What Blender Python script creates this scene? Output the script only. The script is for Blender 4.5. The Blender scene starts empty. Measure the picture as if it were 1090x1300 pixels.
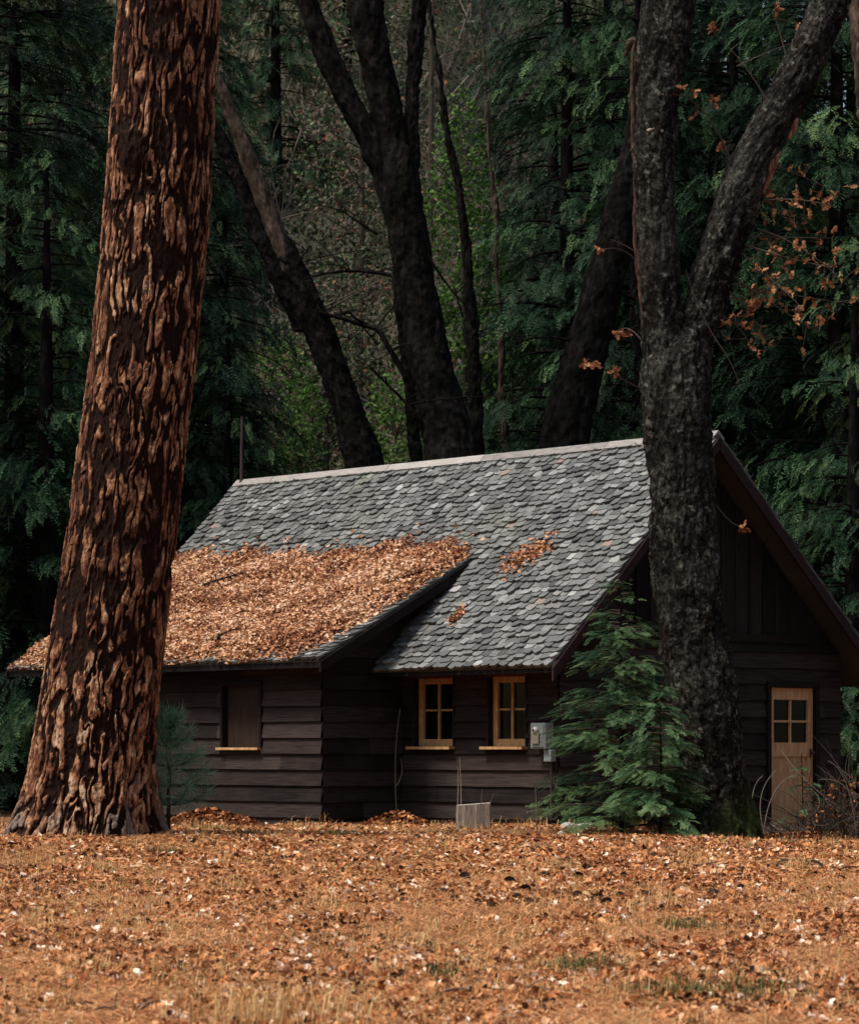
import bpy, math, random
import numpy as np
from mathutils import Vector
random.seed(7); RNG = np.random.default_rng(7)
SC = bpy.context.scene; COL = SC.collection
R = math.radians
# ------------------------------------------------------------------ camera geometry
F = 3800.0; CX = 545.0; HY = 950.0; HC = 1.05
def px(x, y, Y): return np.array([(x-CX)/F*Y, Y, HC+(HY-y)/F*Y])
def zy(y, Y): return HC+(HY-y)/F*Y
def xx(x, Y): return (x-CX)/F*Y
# cabin frame: local x = -u (towards the near right), local y = v (towards the far right)
D1 = np.array([-.6791, .7341]); D2 = np.array([.7341, .6791]); E0 = np.array([1.591, 39.0])
def ray_v(x, y, v):
    k = (x-CX)/F; ax = E0[0]+v*D2[0]; ay = E0[1]+v*D2[1]
    u = (ax-k*ay)/(k*D1[1]-D1[0]); Y = ay+u*D1[1]; return u, zy(y, Y)
def ray_u(x, y, u):
    k = (x-CX)/F; ax = E0[0]+u*D1[0]; ay = E0[1]+u*D1[1]
    v = (k*ay-ax)/(D2[0]-k*D2[1]); Y = ay+v*D2[1]; return v, zy(y, Y)
# ------------------------------------------------------------------ noise
def _h(i, j, k, s):
    n = (i*374761393+j*668265263+k*2147483647+s*1274126177) & 0xffffffff
    n = ((n ^ (n >> 13))*1274126177) & 0xffffffff
    n = (n ^ (n >> 16))*2246822519 & 0xffffffff
    return ((n ^ (n >> 15)) & 0xffffff)/float(0xffffff)
def vnoise(P, s=0):
    P = np.asarray(P, float); I = np.floor(P).astype(np.int64); f = P-I; f = f*f*(3-2*f)
    o = 0
    for a in (0, 1):
        wa = f[..., 0] if a else 1-f[..., 0]
        for b in (0, 1):
            wb = f[..., 1] if b else 1-f[..., 1]
            for c in (0, 1):
                wc = f[..., 2] if c else 1-f[..., 2]
                o = o+wa*wb*wc*_h(I[..., 0]+a, I[..., 1]+b, I[..., 2]+c, s)
    return o
def fbm(P, s=0, o=4):
    P = np.asarray(P, float); t = 0; a = .5; n = 0
    for i in range(o):
        t = t+a*vnoise(P*2**i, s+i*17); n += a; a *= .5
    return t/n
def sstep(x, a, b):
    t = np.clip((x-a)/(b-a), 0, 1); return t*t*(3-2*t)
def gz(x, Y):
    x = np.asarray(x, float); Y = np.asarray(Y, float)
    z = np.interp(Y, [0, 13, 20, 28, 33, 37, 41, 60], [-.4, -.24, -.14, -.03, .04, .03, -.02, -.05])
    z = z+.06*np.exp(-((x+3.7)**2/2.0+(Y-33)**2/6))
    z = z-.15*sstep(x, 2.4, 4.6)*sstep(Y, 31, 36)
    P = np.stack([x*.7, Y*.45, x*0+3.3], -1)
    z = z+.05*(fbm(P, 5, 3)-.5)*np.clip(Y/8, 0, 1)
    P = np.stack([x*3.1, Y*2.2, x*0+1.3], -1)
    return z+.035*(fbm(P, 9, 3)-.5)
# ------------------------------------------------------------------ mesh helpers
def mesh_np(name, V, F_, mat, attrs=None, smooth=False):
    """V (n,3), F_ list of int arrays (k,m)"""
    me = bpy.data.meshes.new(name); V = np.asarray(V, np.float32)
    if not isinstance(F_, list): F_ = [F_]
    F_ = [np.asarray(f, np.int32) for f in F_ if len(f)]
    nl = sum(f.size for f in F_); npol = sum(len(f) for f in F_)
    me.vertices.add(len(V)); me.vertices.foreach_set('co', V.ravel())
    me.loops.add(nl); me.loops.foreach_set('vertex_index', np.concatenate([f.ravel() for f in F_]))
    tot = np.concatenate([np.full(len(f), f.shape[1], np.int32) for f in F_])
    st = np.concatenate([[0], np.cumsum(tot)[:-1]]).astype(np.int32)
    me.polygons.add(npol); me.polygons.foreach_set('loop_start', st)
    try: me.polygons.foreach_set('loop_total', tot)
    except Exception: pass
    me.polygons.foreach_set('use_smooth', np.full(npol, bool(smooth)))
    for k, a in (attrs or {}).items():
        at = me.attributes.new(k, 'FLOAT', 'POINT'); at.data.foreach_set('value', np.asarray(a, np.float32))
    me.update(calc_edges=True); me.validate()
    if mat: me.materials.append(mat)
    return me
def link(name, me, parent=None, loc=None):
    o = bpy.data.objects.new(name, me); COL.objects.link(o)
    if parent: o.parent = parent
    if loc is not None: o.location = loc
    return o
def tag(o, label=None, cat=None, group=None, kind=None):
    if label: o['label'] = label
    if cat: o['category'] = cat
    if group: o['group'] = group
    if kind: o['kind'] = kind
    return o
def empty(name, loc, label, cat, group=None, rz=0):
    o = bpy.data.objects.new(name, None); COL.objects.link(o); o.location = loc; o.rotation_euler = (0, 0, rz)
    o.empty_display_size = .3
    return tag(o, label, cat, group)
class MB:
    def __init__(s): s.v = []; s.q = []; s.t = []; s.a = []; s.n = 0; s.g = {}
    def add(s, V, Fs, tint=.5):
        V = np.asarray(V, float).reshape(-1, 3)
        for f in Fs:
            s.g.setdefault(len(f), []).append([i+s.n for i in f])
        s.v.append(V); s.a.append(np.full(len(V), tint) if np.isscalar(tint) else np.asarray(tint)); s.n += len(V)
    def arr(s, V, Fa, tint):
        Fa = np.asarray(Fa)
        s.g.setdefault(Fa.shape[1], []).extend((Fa+s.n).tolist()) if len(Fa) < 5000 else s.g.setdefault(-Fa.shape[1], []).append(Fa+s.n)
        s.v.append(np.asarray(V)); s.a.append(np.full(len(V), tint) if np.isscalar(tint) else np.asarray(tint)); s.n += len(V)
    def box(s, c, d, tint=.5, rz=0, tilt=None):
        c = np.array(c, float); d = np.array(d, float)/2
        V = np.array([[x, y, z] for x in (-1, 1) for y in (-1, 1) for z in (-1, 1)])*d
        if tilt is not None: V = V @ np.array(tilt).T
        if rz: cr, sr = math.cos(rz), math.sin(rz); V = V @ np.array([[cr, -sr, 0], [sr, cr, 0], [0, 0, 1]]).T
        s.add(V+c, [(0, 1, 3, 2), (4, 6, 7, 5), (0, 4, 5, 1), (2, 3, 7, 6), (0, 2, 6, 4), (1, 5, 7, 3)], tint)
    def prism(s, poly, ext, tint=.5):
        P = np.asarray(poly, float); n = len(P); e = np.asarray(ext, float)
        s.add(np.vstack([P, P+e]), [tuple(range(n))[::-1], tuple(range(n, 2*n))]+[(i, (i+1) % n, n+(i+1) % n, n+i) for i in range(n)], tint)
    def tube(s, P, r, nv=5, tint=.5):
        V, Fq = tube(P, r, nv); s.arr(V, Fq, tint)
    def obj(s, name, mat, parent=None, smooth=False, loc=None):
        Fs = []
        for k, v in s.g.items():
            if k < 0: Fs.extend(v)
            else: Fs.append(np.array(v))
        return link(name, mesh_np(name, np.vstack(s.v), Fs, mat, {'tint': np.concatenate(s.a)}, smooth), parent, loc)
def tube(P, r, nv=5):
    P = np.asarray(P, float); n = len(P); r = np.broadcast_to(np.asarray(r, float), (n,))
    T = np.gradient(P, axis=0); T /= np.linalg.norm(T, axis=1)[:, None]+1e-9
    ref = np.array([0, 0, 1.]) if abs(T[:, 2]).mean() < .8 else np.array([1., 0, 0])
    A = np.cross(T, ref); A /= np.linalg.norm(A, axis=1)[:, None]+1e-9; B = np.cross(T, A)
    th = np.arange(nv)*2*math.pi/nv
    V = P[:, None]+r[:, None, None]*(A[:, None]*np.cos(th)[None, :, None]+B[:, None]*np.sin(th)[None, :, None])
    i = np.arange(n-1)[:, None]*nv; j = np.arange(nv)[None]; j2 = (j+1) % nv
    Fq = np.stack([i+j, i+j2, i+nv+j2, i+nv+j], -1).reshape(-1, 4)
    return V.reshape(-1, 3), Fq
def bez(a, b, c, n=8):
    a, b, c = map(lambda q: np.asarray(q, float), (a, b, c)); t = np.linspace(0, 1, n)[:, None]
    return (1-t)**2*a+2*t*(1-t)*b+t*t*c
def scatter(tpls, M, T, tint, pick=None):
    """copies of small templates [(V, Fq)] -> arrays. M (k,3,3) T (k,3) tint (k)"""
    k = len(T); pick = RNG.integers(0, len(tpls), k) if pick is None else pick
    Vs, Fs, As = [], {}, []; n = 0
    for i, (tv, tf) in enumerate(tpls):
        m = np.where(pick == i)[0]
        if not len(m): continue
        V = np.einsum('kij,nj->kni', M[m], tv)+T[m][:, None]
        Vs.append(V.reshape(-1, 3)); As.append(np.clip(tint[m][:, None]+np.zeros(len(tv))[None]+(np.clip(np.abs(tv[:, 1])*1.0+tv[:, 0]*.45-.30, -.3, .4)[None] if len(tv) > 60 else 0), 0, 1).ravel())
        for f in (tf if isinstance(tf, list) else [tf]):
            f = np.asarray(f); Fs.setdefault(f.shape[1], []).append((f[None]+(np.arange(len(m))*len(tv))[:, None, None]+n).reshape(-1, f.shape[1]))
        n += len(m)*len(tv)
    return np.vstack(Vs), [np.vstack(f) for f in Fs.values()], np.concatenate(As)
def basis(fwd, up, sc=1.0):
    """(k,3) fwd and up -> matrices with columns fwd, side, up"""
    f = fwd/(np.linalg.norm(fwd, axis=1)[:, None]+1e-9); s = np.cross(up, f); s /= np.linalg.norm(s, axis=1)[:, None]+1e-9
    u = np.cross(f, s); M = np.stack([f, s, u], -1); return M*np.asarray(sc).reshape(-1, 1, 1)
# ------------------------------------------------------------------ materials
class NM:
    def __init__(s, name, rough=.8, spec=.3):
        s.m = bpy.data.materials.new(name); s.m.use_nodes = True; s.nt = s.m.node_tree; s.N = s.nt.nodes; s.L = s.nt.links
        s.b = s.N['Principled BSDF']; s.b.inputs['Roughness'].default_value = rough; s.b.inputs['Specular IOR Level'].default_value = spec
        s.tc = s.N.new('ShaderNodeTexCoord')
    def c(s, a, b): s.L.new(a, b)
    def mapv(s, scale=(1, 1, 1), src=None):
        n = s.N.new('ShaderNodeMapping'); n.inputs['Scale'].default_value = scale; s.c(src or s.tc.outputs['Object'], n.inputs['Vector']); return n.outputs[0]
    def noise(s, scale, detail=4, vec=None, rough=.6, dist=0):
        n = s.N.new('ShaderNodeTexNoise'); n.inputs['Scale'].default_value = scale; n.inputs['Detail'].default_value = detail
        n.inputs['Roughness'].default_value = rough; n.inputs['Distortion'].default_value = dist
        s.c(vec or s.tc.outputs['Object'], n.inputs['Vector']); return n.outputs['Fac']
    def vor(s, scale, vec=None, feat='F1', out='Distance'):
        n = s.N.new('ShaderNodeTexVoronoi'); n.feature = feat; n.inputs['Scale'].default_value = scale
        s.c(vec or s.tc.outputs['Object'], n.inputs['Vector']); return n.outputs[out]
    def attr(s, name='tint'):
        n = s.N.new('ShaderNodeAttribute'); n.attribute_name = name; return n.outputs['Fac']
    def ramp(s, fac, stops, interp='LINEAR'):
        n = s.N.new('ShaderNodeValToRGB'); e = n.color_ramp.elements; n.color_ramp.interpolation = interp
        e[0].position = stops[0][0]; e[0].color = (*stops[0][1], 1); e[1].position = stops[-1][0]; e[1].color = (*stops[-1][1], 1)
        for p, c in stops[1:-1]: q = e.new(p); q.color = (*c, 1)
        s.c(fac, n.inputs[0]); return n.outputs[0]
    def mix(s, fac, a, b, mode='MIX'):
        n = s.N.new('ShaderNodeMix'); n.data_type = 'RGBA'; n.blend_type = mode
        if isinstance(fac, (int, float)): n.inputs[0].default_value = fac
        else: s.c(fac, n.inputs[0])
        for v, i in ((a, 6), (b, 7)):
            if isinstance(v, tuple): n.inputs[i].default_value = (*v, 1)
            else: s.c(v, n.inputs[i])
        return n.outputs[2]
    def math(s, op, a, b=0., c=None):
        n = s.N.new('ShaderNodeMath'); n.operation = op
        for v, i in ((a, 0), (b, 1), (c, 2)):
            if v is None: continue
            if isinstance(v, (int, float)): n.inputs[i].default_value = v
            else: s.c(v, n.inputs[i])
        return n.outputs[0]
    def bump(s, h, strength=.5, dist=.02):
        n = s.N.new('ShaderNodeBump'); n.inputs['Strength'].default_value = strength; n.inputs['Distance'].default_value = dist
        s.c(h, n.inputs['Height']); s.c(n.outputs[0], s.b.inputs['Normal']); return n
    def col(s, c):
        if isinstance(c, tuple): s.b.inputs['Base Color'].default_value = (*c, 1)
        else: s.c(c, s.b.inputs['Base Color'])
        return s
    def translucent(s, c, f=.3):
        t = s.N.new('ShaderNodeBsdfTranslucent'); m = s.N.new('ShaderNodeMixShader'); m.inputs[0].default_value = f
        s.c(c, t.inputs[0]); s.c(s.b.outputs[0], m.inputs[1]); s.c(t.outputs[0], m.inputs[2])
        s.c(m.outputs[0], s.N['Material Output'].inputs['Surface']); return s
def leafmat(name, stops, rough=.6, spec=.12, tr=.25, nscale=.6, namt=.35):
    n = NM(name, rough, spec); f = n.attr()
    if namt: f = n.math('ADD', f, n.math('MULTIPLY', n.math('SUBTRACT', n.noise(nscale, 3, n.tc.outputs['Object']), .5), namt))
    c = n.ramp(f, stops); n.col(c)
    if tr: n.translucent(c, tr)
    return n.m
MT = {}
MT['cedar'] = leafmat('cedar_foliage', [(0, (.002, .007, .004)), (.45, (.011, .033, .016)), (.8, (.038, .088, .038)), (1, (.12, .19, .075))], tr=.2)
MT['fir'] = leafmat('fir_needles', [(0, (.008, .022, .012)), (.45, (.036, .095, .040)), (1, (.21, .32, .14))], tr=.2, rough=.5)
MT['pineneedle'] = leafmat('pine_needles', [(0, (.05, .12, .075)), (.5, (.10, .22, .14)), (1, (.2, .33, .2))], tr=.2, rough=.5)
MT['lightgreen'] = leafmat('light_green_leaves', [(0, (.02, .05, .012)), (.5, (.06, .13, .025)), (1, (.14, .23, .06))], tr=.35, namt=.6)
MT['litter'] = leafmat('leaf_litter', [(0, (.025, .010, .006)), (.25, (.13, .042, .018)), (.5, (.49, .190, .070)), (.75, (.60, .33, .16)), (.92, (.70, .50, .35)), (1, (.82, .70, .58))], tr=.1, namt=.5, nscale=.9, rough=.7)
MT['roof_litter'] = leafmat('roof_leaves', [(0, (.06, .025, .015)), (.25, (.25, .10, .055)), (.55, (.43, .21, .105)), (.85, (.58, .36, .21)), (1, (.66, .48, .35))], tr=.1, namt=.35, nscale=1.4, rough=.7)
MT['oakleaf'] = leafmat('dry_oak_leaves', [(0, (.12, .045, .022)), (.5, (.31, .13, .06)), (1, (.50, .26, .14))], tr=.3, namt=0)
MT['drygrass'] = leafmat('dry_grass', [(0, (.26, .12, .04)), (.5, (.52, .28, .11)), (.85, (.66, .50, .26)), (1, (.2, .22, .07))], tr=.2, namt=.3)
MT['needles'] = leafmat('fallen_needles', [(0, (.15, .05, .02)), (.5, (.49, .19, .066)), (1, (.64, .38, .18))], tr=0, namt=.6, nscale=.7)
MT['greengrass'] = leafmat('green_grass', [(0, (.02, .035, .012)), (.5, (.06, .085, .028)), (.8, (.16, .17, .06)), (1, (.35, .27, .12))], tr=.2, namt=.1)
MT['brush'] = leafmat('hillside_brush', [(0, (.016, .016, .012)), (.25, (.05, .045, .032)), (.45, (.12, .10, .07)), (.53, (.022, .045, .018)), (.75, (.045, .085, .032)), (.9, (.17, .17, .11)), (.95, (.2, .08, .045)), (1, (.26, .11, .06))], tr=.2, namt=.5, nscale=.25)
MT['twig'] = leafmat('bare_twigs', [(0, (.02, .014, .01)), (.5, (.06, .045, .035)), (1, (.2, .165, .135))], tr=0, namt=0)
def bark_dark():
    n = NM('dark_mossy_bark', .95, .03); f = n.noise(8, 8, n.mapv((1, 1, .45)), .75); g = n.noise(2.2, 4)
    c = n.ramp(f, [(.3, (.0015, .0015, .0015)), (.5, (.0055, .005, .0045)), (.68, (.022, .019, .017))])
    m = n.ramp(g, [(.55, (0, 0, 0)), (.7, (1, 1, 1))]); c = n.mix(n.math('MULTIPLY', m, .4), c, (.008, .012, .006))
    n.col(c); n.bump(f, .9, .05); return n.m
MT['bark_dark'] = bark_dark()
def bark_grey():
    n = NM('grey_brown_bark', .95, .03); f = n.noise(7, 6, n.mapv((1, 1, .3)), .65)
    n.col(n.ramp(f, [(.35, (.012, .009, .007)), (.55, (.055, .040, .032)), (.75, (.15, .115, .09))])); n.bump(f, .8, .04); return n.m
MT['bark_grey'] = bark_grey()
def bark_oak():
    n = NM('lichen_covered_oak_bark', .95, .03)
    a = n.attr('bark'); f = n.noise(24, 8, n.mapv((1, 1, .8)), .8); g = n.noise(15, 8, None, .8, .2); k = n.noise(1.1, 3)
    base = n.ramp(f, [(.3, (.003, .0025, .002)), (.5, (.010, .008, .007)), (.72, (.03, .025, .02))])
    lich = n.ramp(n.math('ADD', g, n.math('MULTIPLY', n.math('SUBTRACT', k, .5), .5)), [(.47, (0, 0, 0)), (.55, (1, 1, 1))])
    c = n.mix(n.math('MULTIPLY', lich, .75), base, n.ramp(f, [(.32, (.008, .008, .007)), (.52, (.055, .055, .047)), (.72, (.17, .17, .15))]))
    pale = n.ramp(n.noise(11, 5, None, .7), [(.57, (0, 0, 0)), (.62, (1, 1, 1))])
    c = n.mix(n.math('MULTIPLY', pale, .65), c, (.15, .15, .13))
    z = n.N.new('ShaderNodeSeparateXYZ'); n.c(n.tc.outputs['Object'], z.inputs[0])
    mo = n.ramp(n.math('ADD', n.math('SUBTRACT', 1.2, z.outputs[2]), n.math('MULTIPLY', g, 1.4)), [(1.05, (0, 0, 0)), (1.0, (0, 0, 0)), (1.0, (1, 1, 1))])
    mz = n.math('ADD', n.math('MULTIPLY', n.math('SUBTRACT', .9, z.outputs[2]), .6), n.math('ADD', n.math('MULTIPLY', z.outputs[0], .5), n.math('SUBTRACT', g, .45)))
    mm = n.ramp(mz, [(.25, (0, 0, 0)), (.6, (1, 1, 1))])
    c = n.mix(n.math('MULTIPLY', mm, .8), c, n.ramp(f, [(.3, (.012, .02, .004)), (.7, (.05, .075, .015))]))
    c = n.mix(n.ramp(a, [(0, (.45, .45, .45)), (1, (1, 1, 1))]), (.004, .003, .003), c)
    n.col(c); n.bump(f, .9, .03); return n.m
MT['bark_oak'] = bark_oak()
def bark_pine():
    n = NM('ponderosa_plate_bark', .9, .06)
    a = n.attr('bark'); t = n.attr('tint'); gr = n.attr('grey')
    f = n.noise(26, 6, n.mapv((1, 1, .45)), .7); v = n.noise(70, 5, n.mapv((1, 1, .8)), .75)
    pl = n.ramp(t, [(0, (.05, .022, .014)), (.3, (.14, .060, .035)), (.55, (.27, .125, .068)), (.8, (.42, .23, .13)), (1, (.52, .37, .25))])
    pl = n.mix(n.ramp(f, [(.38, (1, 1, 1)), (.54, (0, 0, 0))]), pl, (.045, .019, .013))
    pl = n.mix(n.math('MULTIPLY', gr, .85), pl, n.ramp(f, [(.3, (.05, .045, .04)), (.7, (.26, .22, .19))]))
    fi = n.ramp(f, [(.3, (.004, .0025, .002)), (.7, (.024, .011, .008))])
    mid = n.ramp(f, [(.3, (.008, .004, .003)), (.5, (.028, .012, .008)), (.7, (.075, .031, .019))]); c = n.mix(n.ramp(a, [(.16, (0, 0, 0)), (.42, (1, 1, 1))]), fi, mid); c = n.mix(n.ramp(a, [(.46, (0, 0, 0)), (.72, (1, 1, 1))]), c, pl)
    n.col(c); n.bump(n.math('ADD', f, n.math('MULTIPLY', v, .5)), .8, .02); return n.m
MT['bark_pine'] = bark_pine()
def siding():
    n = NM('dark_stained_siding', .8, .10); t = n.attr()
    f = n.noise(5, 6, n.mapv((.5, .5, 9)), .65); g = n.noise(1.6, 4)
    c = n.ramp(n.math('ADD', n.math('MULTIPLY', f, .7), n.math('MULTIPLY', t, .3)), [(.25, (.005, .004, .0038)), (.5, (.018, .0135, .0125)), (.75, (.050, .038, .034))])
    c = n.mix(n.ramp(g, [(.5, (0, 0, 0)), (.75, (.6, .6, .6))]), c, (.036, .027, .024))
    n.col(c); n.bump(f, .5, .01); return n.m
MT['siding'] = siding()
def vboards():
    n = NM('dark_vertical_boards', .85, .06); f = n.noise(5, 6, n.mapv((3, 6, .5)), .65); t = n.attr()
    n.col(n.ramp(n.math('ADD', n.math('MULTIPLY', f, .7), n.math('MULTIPLY', t, .3)), [(.25, (.006, .006, .006)), (.75, (.028, .024, .023))])); n.bump(f, .5, .01); return n.m
MT['vboards'] = vboards()
def plain_wood(name, a, b, sc=(.6, 6, 6), rough=.7, bumpd=.008):
    n = NM(name, rough, .12); f = n.noise(6, 6, n.mapv(sc), .65); t = n.attr()
    n.col(n.ramp(n.math('ADD', n.math('MULTIPLY', f, .8), n.math('MULTIPLY', t, .2)), [(.3, a), (.72, b)])); n.bump(f, .4, bumpd); return n.m
MT['barge'] = plain_wood('maroon_brown_trim', (.010, .005, .005), (.034, .018, .016), (3, 3, 3))
MT['fascia'] = plain_wood('dark_fascia', (.004, .003, .003), (.014, .010, .009), (3, 3, 3))
MT['orange'] = plain_wood('orange_stained_frame', (.20, .10, .045), (.58, .36, .18), (4, 4, 1.2), .55)
MT['header'] = plain_wood('red_brown_header', (.05, .015, .01), (.11, .035, .022), (4, 4, 1.2), .6)
MT['door'] = plain_wood('tan_door_wood', (.26, .14, .068), (.64, .40, .215), (5, 5, .7), .6)
MT['ply'] = plain_wood('brown_board', (.014, .009, .007), (.036, .024, .018), (4, 4, .7), .8)
MT['ridge'] = plain_wood('weathered_ridge_cap', (.13, .12, .115), (.34, .32, .30), (1, 8, 8), .7)
MT['cutwood'] = plain_wood('weathered_cut_wood', (.16, .13, .11), (.5, .44, .38), (5, 5, 2), .85)
def shingle():
    n = NM('weathered_roof_shingles', .7, .35); t = n.attr(); f = n.noise(22, 6, None, .7); g = n.noise(.8, 4)
    c = n.ramp(t, [(0, (.024, .026, .025)), (.25, (.06, .063, .061)), (.55, (.125, .129, .125)), (.85, (.23, .235, .23)), (.97, (.36, .36, .355)), (1, (.23, .17, .15))])
    c = n.mix(.5, c, n.ramp(f, [(.3, (.06, .06, .06)), (.7, (.55, .55, .54))]), 'OVERLAY')
    c = n.mix(n.ramp(g, [(.58, (0, 0, 0)), (.72, (.35, .35, .35))]), c, (.13, .15, .105))
    n.col(c); n.bump(f, .5, .01); return n.m
MT['shingle'] = shingle()
n = NM('dark_window_glass', .08, .3); n.col((.002, .003, .003)); MT['glass'] = n.m
def paint(name, c, rough=.45):
    n = NM(name, rough, .4); f = n.noise(14, 5, None, .7); n.col(n.mix(n.ramp(f, [(.45, (0, 0, 0)), (.75, (.6, .6, .6))]), c, tuple(q*.6 for q in c))); return n.m
MT['metal'] = paint('grey_metal_box', (.17, .20, .20)); MT['meterface'] = paint('tan_meter_face', (.17, .145, .115)); MT['paleglass'] = paint('pale_meter_dome', (.34, .34, .31), .2)
MT['darkmetal'] = paint('dark_metal', (.03, .02, .02)); MT['stone'] = paint('pale_stone', (.33, .31, .28), .9)
def ground_mat():
    n = NM('needle_and_leaf_covered_earth', .9, .15)
    f = n.noise(34, 7, None, .75); g = n.noise(3.2, 5, n.mapv((1, .6, 1)), .65); h = n.noise(.35, 3)
    v = n.vor(26, n.mapv((1, 1, 1)), out='Color')
    sp = n.N.new('ShaderNodeSeparateColor'); n.c(v, sp.inputs[0])
    c = n.ramp(n.math('ADD', n.math('MULTIPLY', f, .6), n.math('MULTIPLY', sp.outputs[0], .4)), [(.2, (.04, .016, .009)), (.42, (.17, .066, .028)), (.6, (.36, .155, .062)), (.8, (.50, .27, .13))])
    c = n.mix(n.ramp(g, [(.5, (0, 0, 0)), (.72, (.7, .7, .7))]), c, n.mix(.5, c, (.07, .035, .018)))
    n.col(c); n.bump(f, 1, .06); return n.m
MT['ground'] = ground_mat()
n = NM('hillside_soil', .95, .1); f_ = n.noise(.5, 6, None, .75)
n.col(n.ramp(f_, [(.3, (.018, .02, .012)), (.5, (.06, .055, .035)), (.7, (.11, .095, .065))])); MT['hill'] = n.m
n = NM('duff_lump', .9, .1); f_ = n.noise(30, 5, None, .7); n.col(n.ramp(f_, [(.3, (.06, .022, .012)), (.55, (.22, .09, .045)), (.75, (.36, .17, .09))])); n.bump(f_, 1, .03); MT['duff'] = n.m
n = NM('cone_scales', .8, .2); f_ = n.noise(60, 3); n.col(n.ramp(f_, [(.3, (.012, .007, .005)), (.7, (.06, .03, .02))])); MT['cone'] = n.m

# ------------------------------------------------------------------ ground and hill
def grid_mesh(xs, ys, zf):
    X, Yg = np.meshgrid(xs, ys); Z = zf(X, Yg); V = np.stack([X, Yg, Z], -1).reshape(-1, 3)
    nx = len(xs); i = np.arange(len(ys)-1)[:, None]*nx; j = np.arange(nx-1)[None]
    return V, np.stack([i+j, i+j+1, i+nx+j+1, i+nx+j], -1).reshape(-1, 4)
xs = np.concatenate([[-300, -150, -70, -35, -20, -14], np.arange(-10, 10, .12), [10, 14, 20, 35, 70, 150, 300]])
ys = np.concatenate([[-200, -80, -30, -10, 0, 5, 8], np.arange(10, 46, .12), np.arange(46, 75, .8), [80, 100, 150, 300, 500]])
V, Fq = grid_mesh(xs, ys, gz)
link('ground', mesh_np('ground', V, Fq, MT['ground'], smooth=True))['kind'] = 'structure'
def hz(x, Y):
    t = np.clip((Y-62)/62, 0, 1)
    top = 43-12*sstep(x, -1, 4)-4*sstep(x, 6, 12)+3*np.sin(x*.13+1)
    z = -.6+top*t**1.25
    P = np.stack([x*.09, Y*.09, x*0], -1)
    return z+5*(fbm(P, 31, 4)-.5)*np.clip((Y-62)/20, 0, 1)
V, Fq = grid_mesh(np.linspace(-160, 160, 130), np.concatenate([np.linspace(60, 130, 60), [160, 240]]), hz)
link('hillside', mesh_np('hillside', V, Fq, MT['hill'], smooth=True))['kind'] = 'structure'

# ------------------------------------------------------------------ leaf templates
def leaf_tpl(lobes=4, curl=.25, w=.3, seed=0):
    r = random.Random(seed); up, dn = [], []
    for i in range(lobes*2+1):
        t = i/(lobes*2); env = math.sin(math.pi*min(1, t*.92+.06))**.6*w
        k = (1.0 if i % 2 else .5)*env*(1+.25*(r.random()-.5)); up.append((t-.5, k)); dn.append((t-.5, -k*(1+.3*(r.random()-.5))))
    V = [(-.5, 0)]; mid = [(t, 0) for t, _ in up]
    def lift(x, y): return curl*((y/w)**2*.35+(x*1.6)**2*.45)+.06*math.sin(9*x+seed)
    P = []; n = len(up)
    for (t, k), (_, q) in zip(up, dn):
        for y in (k, 0, q): P.append((t, y, lift(t, y)-.0))
    f = []
    for i in range(n-1):
        a = 3*i; f += [(a, a+1, a+4, a+3), (a+1, a+2, a+5, a+4)]
    return np.array(P), np.array(f)
LEAVES = [leaf_tpl(3, c, w, s) for s, (c, w) in enumerate([(.2, .3), (.5, .34), (-.45, .28), (.8, .3)])]
def simple_leaf(curl, w=.28):
    V = np.array([(-.5, 0, curl*.25), (-.1, w, curl*.15), (-.1, -w, curl*.2), (.2, w*.9, curl*.1), (.2, -w*.9, curl*.1), (.5, 0, curl*.4), (0, 0, -.02)])
    return V, [np.array([(0, 2, 6), (0, 6, 1), (5, 6, 4), (5, 3, 6), (1, 6, 3), (2, 4, 6)])]
SLEAVES = [simple_leaf(c, w) for c, w in ((.3, .3), (.8, .26), (-.6, .3))]
def rand_dirs(k, flat=.4):
    a = RNG.uniform(0, 2*math.pi, k); f = np.stack([np.cos(a), np.sin(a), RNG.normal(0, flat, k)], -1)
    up = np.stack([RNG.normal(0, flat, k), RNG.normal(0, flat, k), np.ones(k)], -1); return f, up
# ------------------------------------------------------------------ leaf litter on the ground
def frustum_pts(k, y0, y1, power=1.0, marg=1.12):
    Y = y0+(y1-y0)*RNG.random(k)**power
    X = RNG.uniform(-1, 1, k)*(.1435*marg*Y+.3); return X, Y
def outside_cabin(X, Y):
    ax = X-E0[0]; ay = Y-E0[1]; u = ax*D1[0]+ay*D1[1]; v = ax*D2[0]+ay*D2[1]
    ins = ((u > .4) & (u < 10.8) & (v > .6) & (v < 6.6)) | ((u > 3.5) & (u < 10.8) & (v > -.85) & (v < 1))
    return ~ins
def litter(k, y0, y1, power, size, lo, hi, tp, flat, dz, thresh):
    X, Y = frustum_pts(k, y0, y1, power); m = outside_cabin(X, Y)
    P = np.stack([X*1.3, Y*.8, X*0], -1); dens = fbm(P, 77, 4); m &= RNG.random(k) < sstep(dens, thresh-.14, thresh+.1)
    X, Y = X[m], Y[m]; k = len(X); f, up = rand_dirs(k, flat)
    T = np.stack([X, Y, gz(X, Y)+RNG.uniform(.004, dz, k)], -1)
    s = size*RNG.uniform(.6, 1.35, k); tint = np.clip(RNG.normal((lo+hi)/2, (hi-lo)/3, k), 0, 1)
    tint[RNG.random(k) < .03] = RNG.uniform(.9, 1)
    return scatter(tp, basis(f, up, s), T, tint)
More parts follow.
